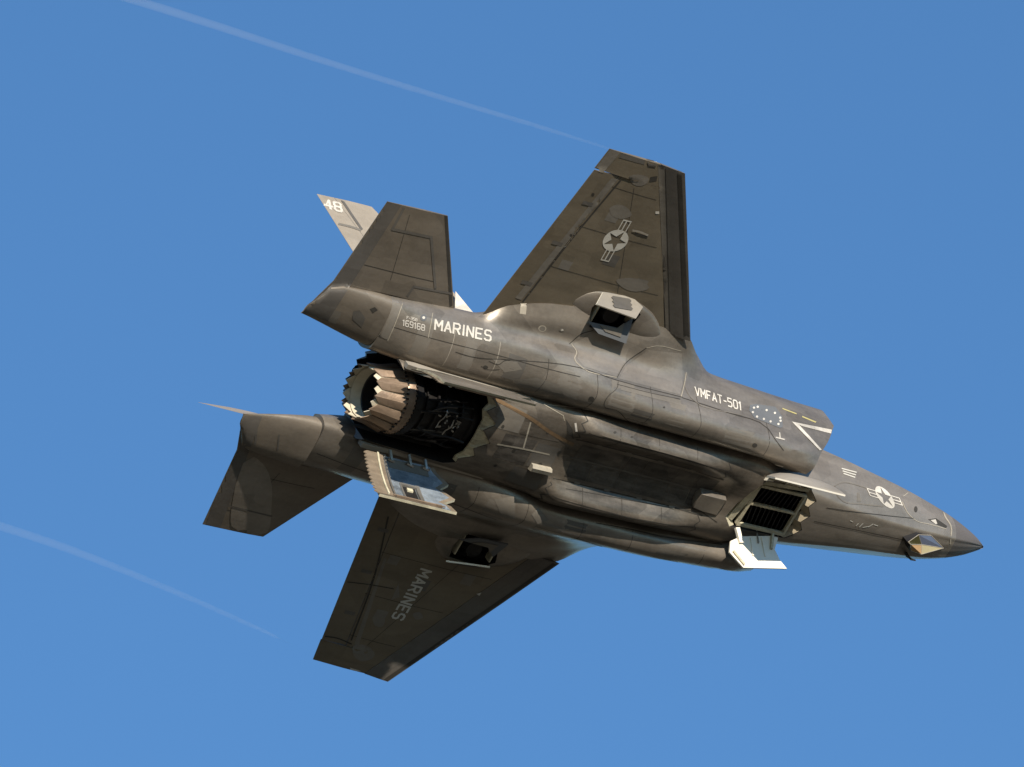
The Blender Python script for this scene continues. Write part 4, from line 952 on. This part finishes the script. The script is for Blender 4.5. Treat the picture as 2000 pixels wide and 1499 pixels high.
line('keel_strip', [(-955, -2), (-660, -2)], 4, BB, M['patch_dark'], core, h=.012, curve=False)
for sg in (-1, 1):
    zz_ = [(-980 + (9 if k % 2 else 0), sg * (42 + k * 8)) for k in range(7)]
    line('bay_door_edge', zz_, 1.6, BB, M['seam'], core, h=.004, curve=False)
    line('bay_door_edge', [(-970, sg * 41), (-650, sg * 38)], 1.5, BB, M['seam'], core, h=.005, curve=False)
    line('bay_door_edge', [(-965, sg * 66), (-800, sg * 67), (-660, sg * 60)], 1.3, BB, M['seam'], core, h=.005, curve=False)
    line('bay_door_edge', [(-660, sg * 38), (-652, sg * 47), (-661, sg * 55), (-652, sg * 64), (-660, sg * 72)], 1.5, BB, M['seam'], core, h=.004, curve=False)
    for xx in (-905, -820, -735): line('panel_seam', [(xx, sg * 44), (xx + 1, sg * 84)], 1.1, BB, M['seam'], core, h=.004, curve=False)
    for xx in (-925, -860, -790, -720): patch('hinge_cover', [(xx, sg * 37), (xx + 12, sg * 37), (xx + 12, sg * 41), (xx, sg * 41)], BB, M['patch_mid'], core, h=.010)
for xx, yy, r_ in ((-1010, 22, 4), (-1030, -40, 3), (-1075, 8, 3.5), (-1090, 46, 3), (-1120, -30, 3), (-985, -8, 4)):
    patch('drain_port', [(xx + r_ * math.cos(t), yy + r_ * math.sin(t)) for t in np.linspace(0, 6.28, 10, endpoint=False)], BB, M['seam'], core, h=.005, step=4)
for pl_, mt in (([(-1140, -70), (-1085, -66), (-1085, -25), (-1140, -25)], 'patch_mid'), ([(-1080, -64), (-1000, -62), (-1000, -28), (-1080, -25)], 'belly'), ([(-1108, -20), (-1040, -20), (-1040, 30), (-1108, 30)], 'dark_skin'), ([(-1036, -18), (-985, -16), (-985, 34), (-1036, 30)], 'patch_dark'), ([(-1055, 37), (-990, 38), (-990, 72), (-1055, 70)], 'patch_dark')):
    patch('belly_panel', pl_, BB, M[mt], core, h=.0025, step=8)
rr = []
for x_, hw_, z_ in ((-6.80, .08, -.98), (-6.76, .17, -1.06), (-6.55, .19, -1.09), (-6.25, .19, -1.09), (-6.18, .15, -1.03)):
    rr.append([(x_, .10 - hw_, -.93), (x_, .10 - hw_ * .92, z_ + .07), (x_, .10 - hw_ * .7, z_), (x_, .10 + hw_, z_ + .02), (x_, .10 + hw_ * 1.1, -.93)])
v, f = loft(rr); mesh('belly_fairing', v, f, M['skin'], parent=core, angle=30)
# nose
HN = H_nose
N5 = lambda x, y: (1520 + x / 4.545, 840 + y / 4.545)
insignia(N5(945, 600), (16.5, 5.0), (-9.4, -21), HN, M['mark'], core)
line('panel_seam', [N5(430, 692), N5(700, 730), N5(1000, 765), N5(1200, 785)], 1.3, HN, M['seam'], core); line('panel_seam', [N5(320, 812), N5(700, 890), N5(1135, 982)], 1.4, HN, M['seam'], core)
line('panel_seam', [N5(1100, 640), N5(1150, 740), N5(1240, 815), N5(1330, 835), N5(1490, 880)], 1.2, HN, M['seam_light'], core); line('panel_seam', [N5(1110, 590), N5(1150, 560)], 1.2, HN, M['seam_light'], core)
line('panel_seam', [N5(500, 500), N5(530, 590), N5(580, 635), N5(740, 660), N5(930, 680)], 2.4, HN, M['patch_mid'], core); line('panel_seam', [N5(500, 500), N5(560, 470), N5(700, 490), N5(790, 520)], 2, HN, M['patch_mid'], core)
line('radome_seam', [N5(1455, 690), N5(1480, 770), N5(1530, 850), N5(1525, 1010)], 2.4, HN, M['seam_light'], core)
c = N5(1220, 705); patch('vent_hole', [(c[0] + 3.5 * math.cos(t), c[1] + 6 * math.sin(t)) for t in np.linspace(0, 6.28, 12, endpoint=False)], HN, M['seam'], core, step=4)
patch('inset_probe', [N5(*p) for p in ((1330, 795), (1400, 785), (1500, 855), (1490, 872), (1390, 835))], HN, M['seam'], core, h=.004)
patch('inset_probe', [N5(*p) for p in ((1350, 802), (1395, 795), (1410, 835), (1395, 838))], HN, M['mark_grey'], core, h=.007)
for k in range(3): line('stencil', [N5(565 + 8 * k, 345 + 22 * k), N5(690 - 6 * k, 378 + 22 * k)], 2.4, HN, M['mark_dull'], core, h=.006)
for a, b in (((640, 805), (660, 815)), ((690, 850), (710, 830)), ((720, 860), (750, 830)), ((750, 865), (800, 855)), ((800, 860), (840, 835)), ((850, 840), (880, 850))): line('stencil', [N5(*a), N5(*b)], 1.6, HN, M['mark_dull'], core, h=.006)
patch('vent_hole', [N5(700, 560), N5(720, 555), N5(735, 640), N5(700, 640)], HN, M['patch_mid'], core)

# ------------------------------------------------------------------ wing tip vapour trails
def trail(name, pts, radii, dens, label):
    cen = np.array(pts[0]); pl = [np.array(p) for p in pts]
    sp = spline(pl, 10); rq = np.interp(np.linspace(0, 1, len(sp)), np.linspace(0, 1, len(radii)), radii)
    v, f = tube(sp, [float(r) for r in rq], 14)
    W = [JETPOS + JETROT @ np.array(p) for p in v]; base = JETPOS + JETROT @ cen
    m = bpy.data.materials.new(name); m.use_nodes = True; n = m.node_tree.nodes; l = m.node_tree.links
    n.remove(n['Principled BSDF']); pv = n.new('ShaderNodeVolumePrincipled'); pv.inputs['Color'].default_value = (1, 1, 1, 1)
    pv.inputs['Density'].default_value = dens; l.new(pv.outputs[0], n['Material Output'].inputs['Volume'])
    me = bpy.data.meshes.new(name); me.from_pydata([tuple(p - base) for p in W], [], f); me.materials.append(m)
    o = bpy.data.objects.new(name, me); COL.objects.link(o); o.location = base
    o['label'] = label; o['category'] = 'vapour trail'; o['group'] = 'vapour trails behind the wing tips'
    return o
def behind(px, x0, xs, y0, z_guess):
    return [at(u, v, 1, yy) for (u, v), yy in zip(px, y0)]
trail('vapour_trail', behind([(1190, 291), (1060, 250), (860, 190), (640, 122), (420, 50), (160, -32)], 0, 0, (-5.34, -5.36, -5.4, -5.45, -5.5, -5.55), 0), [.022, .04, .05, .06, .07, .08], .70, 'thin white vapour trail streaming back from the upper wing tip')
trail('vapour_trail', behind([(575, 1262), (500, 1226), (320, 1147), (140, 1075), (-80, 1002)], 0, 0, (5.15, 4.75, 4.45, 4.2, 4.0), 0), [.010, .030, .044, .056, .066, .074, .08], .46, 'faint white vapour trail behind the lower left wing tip')
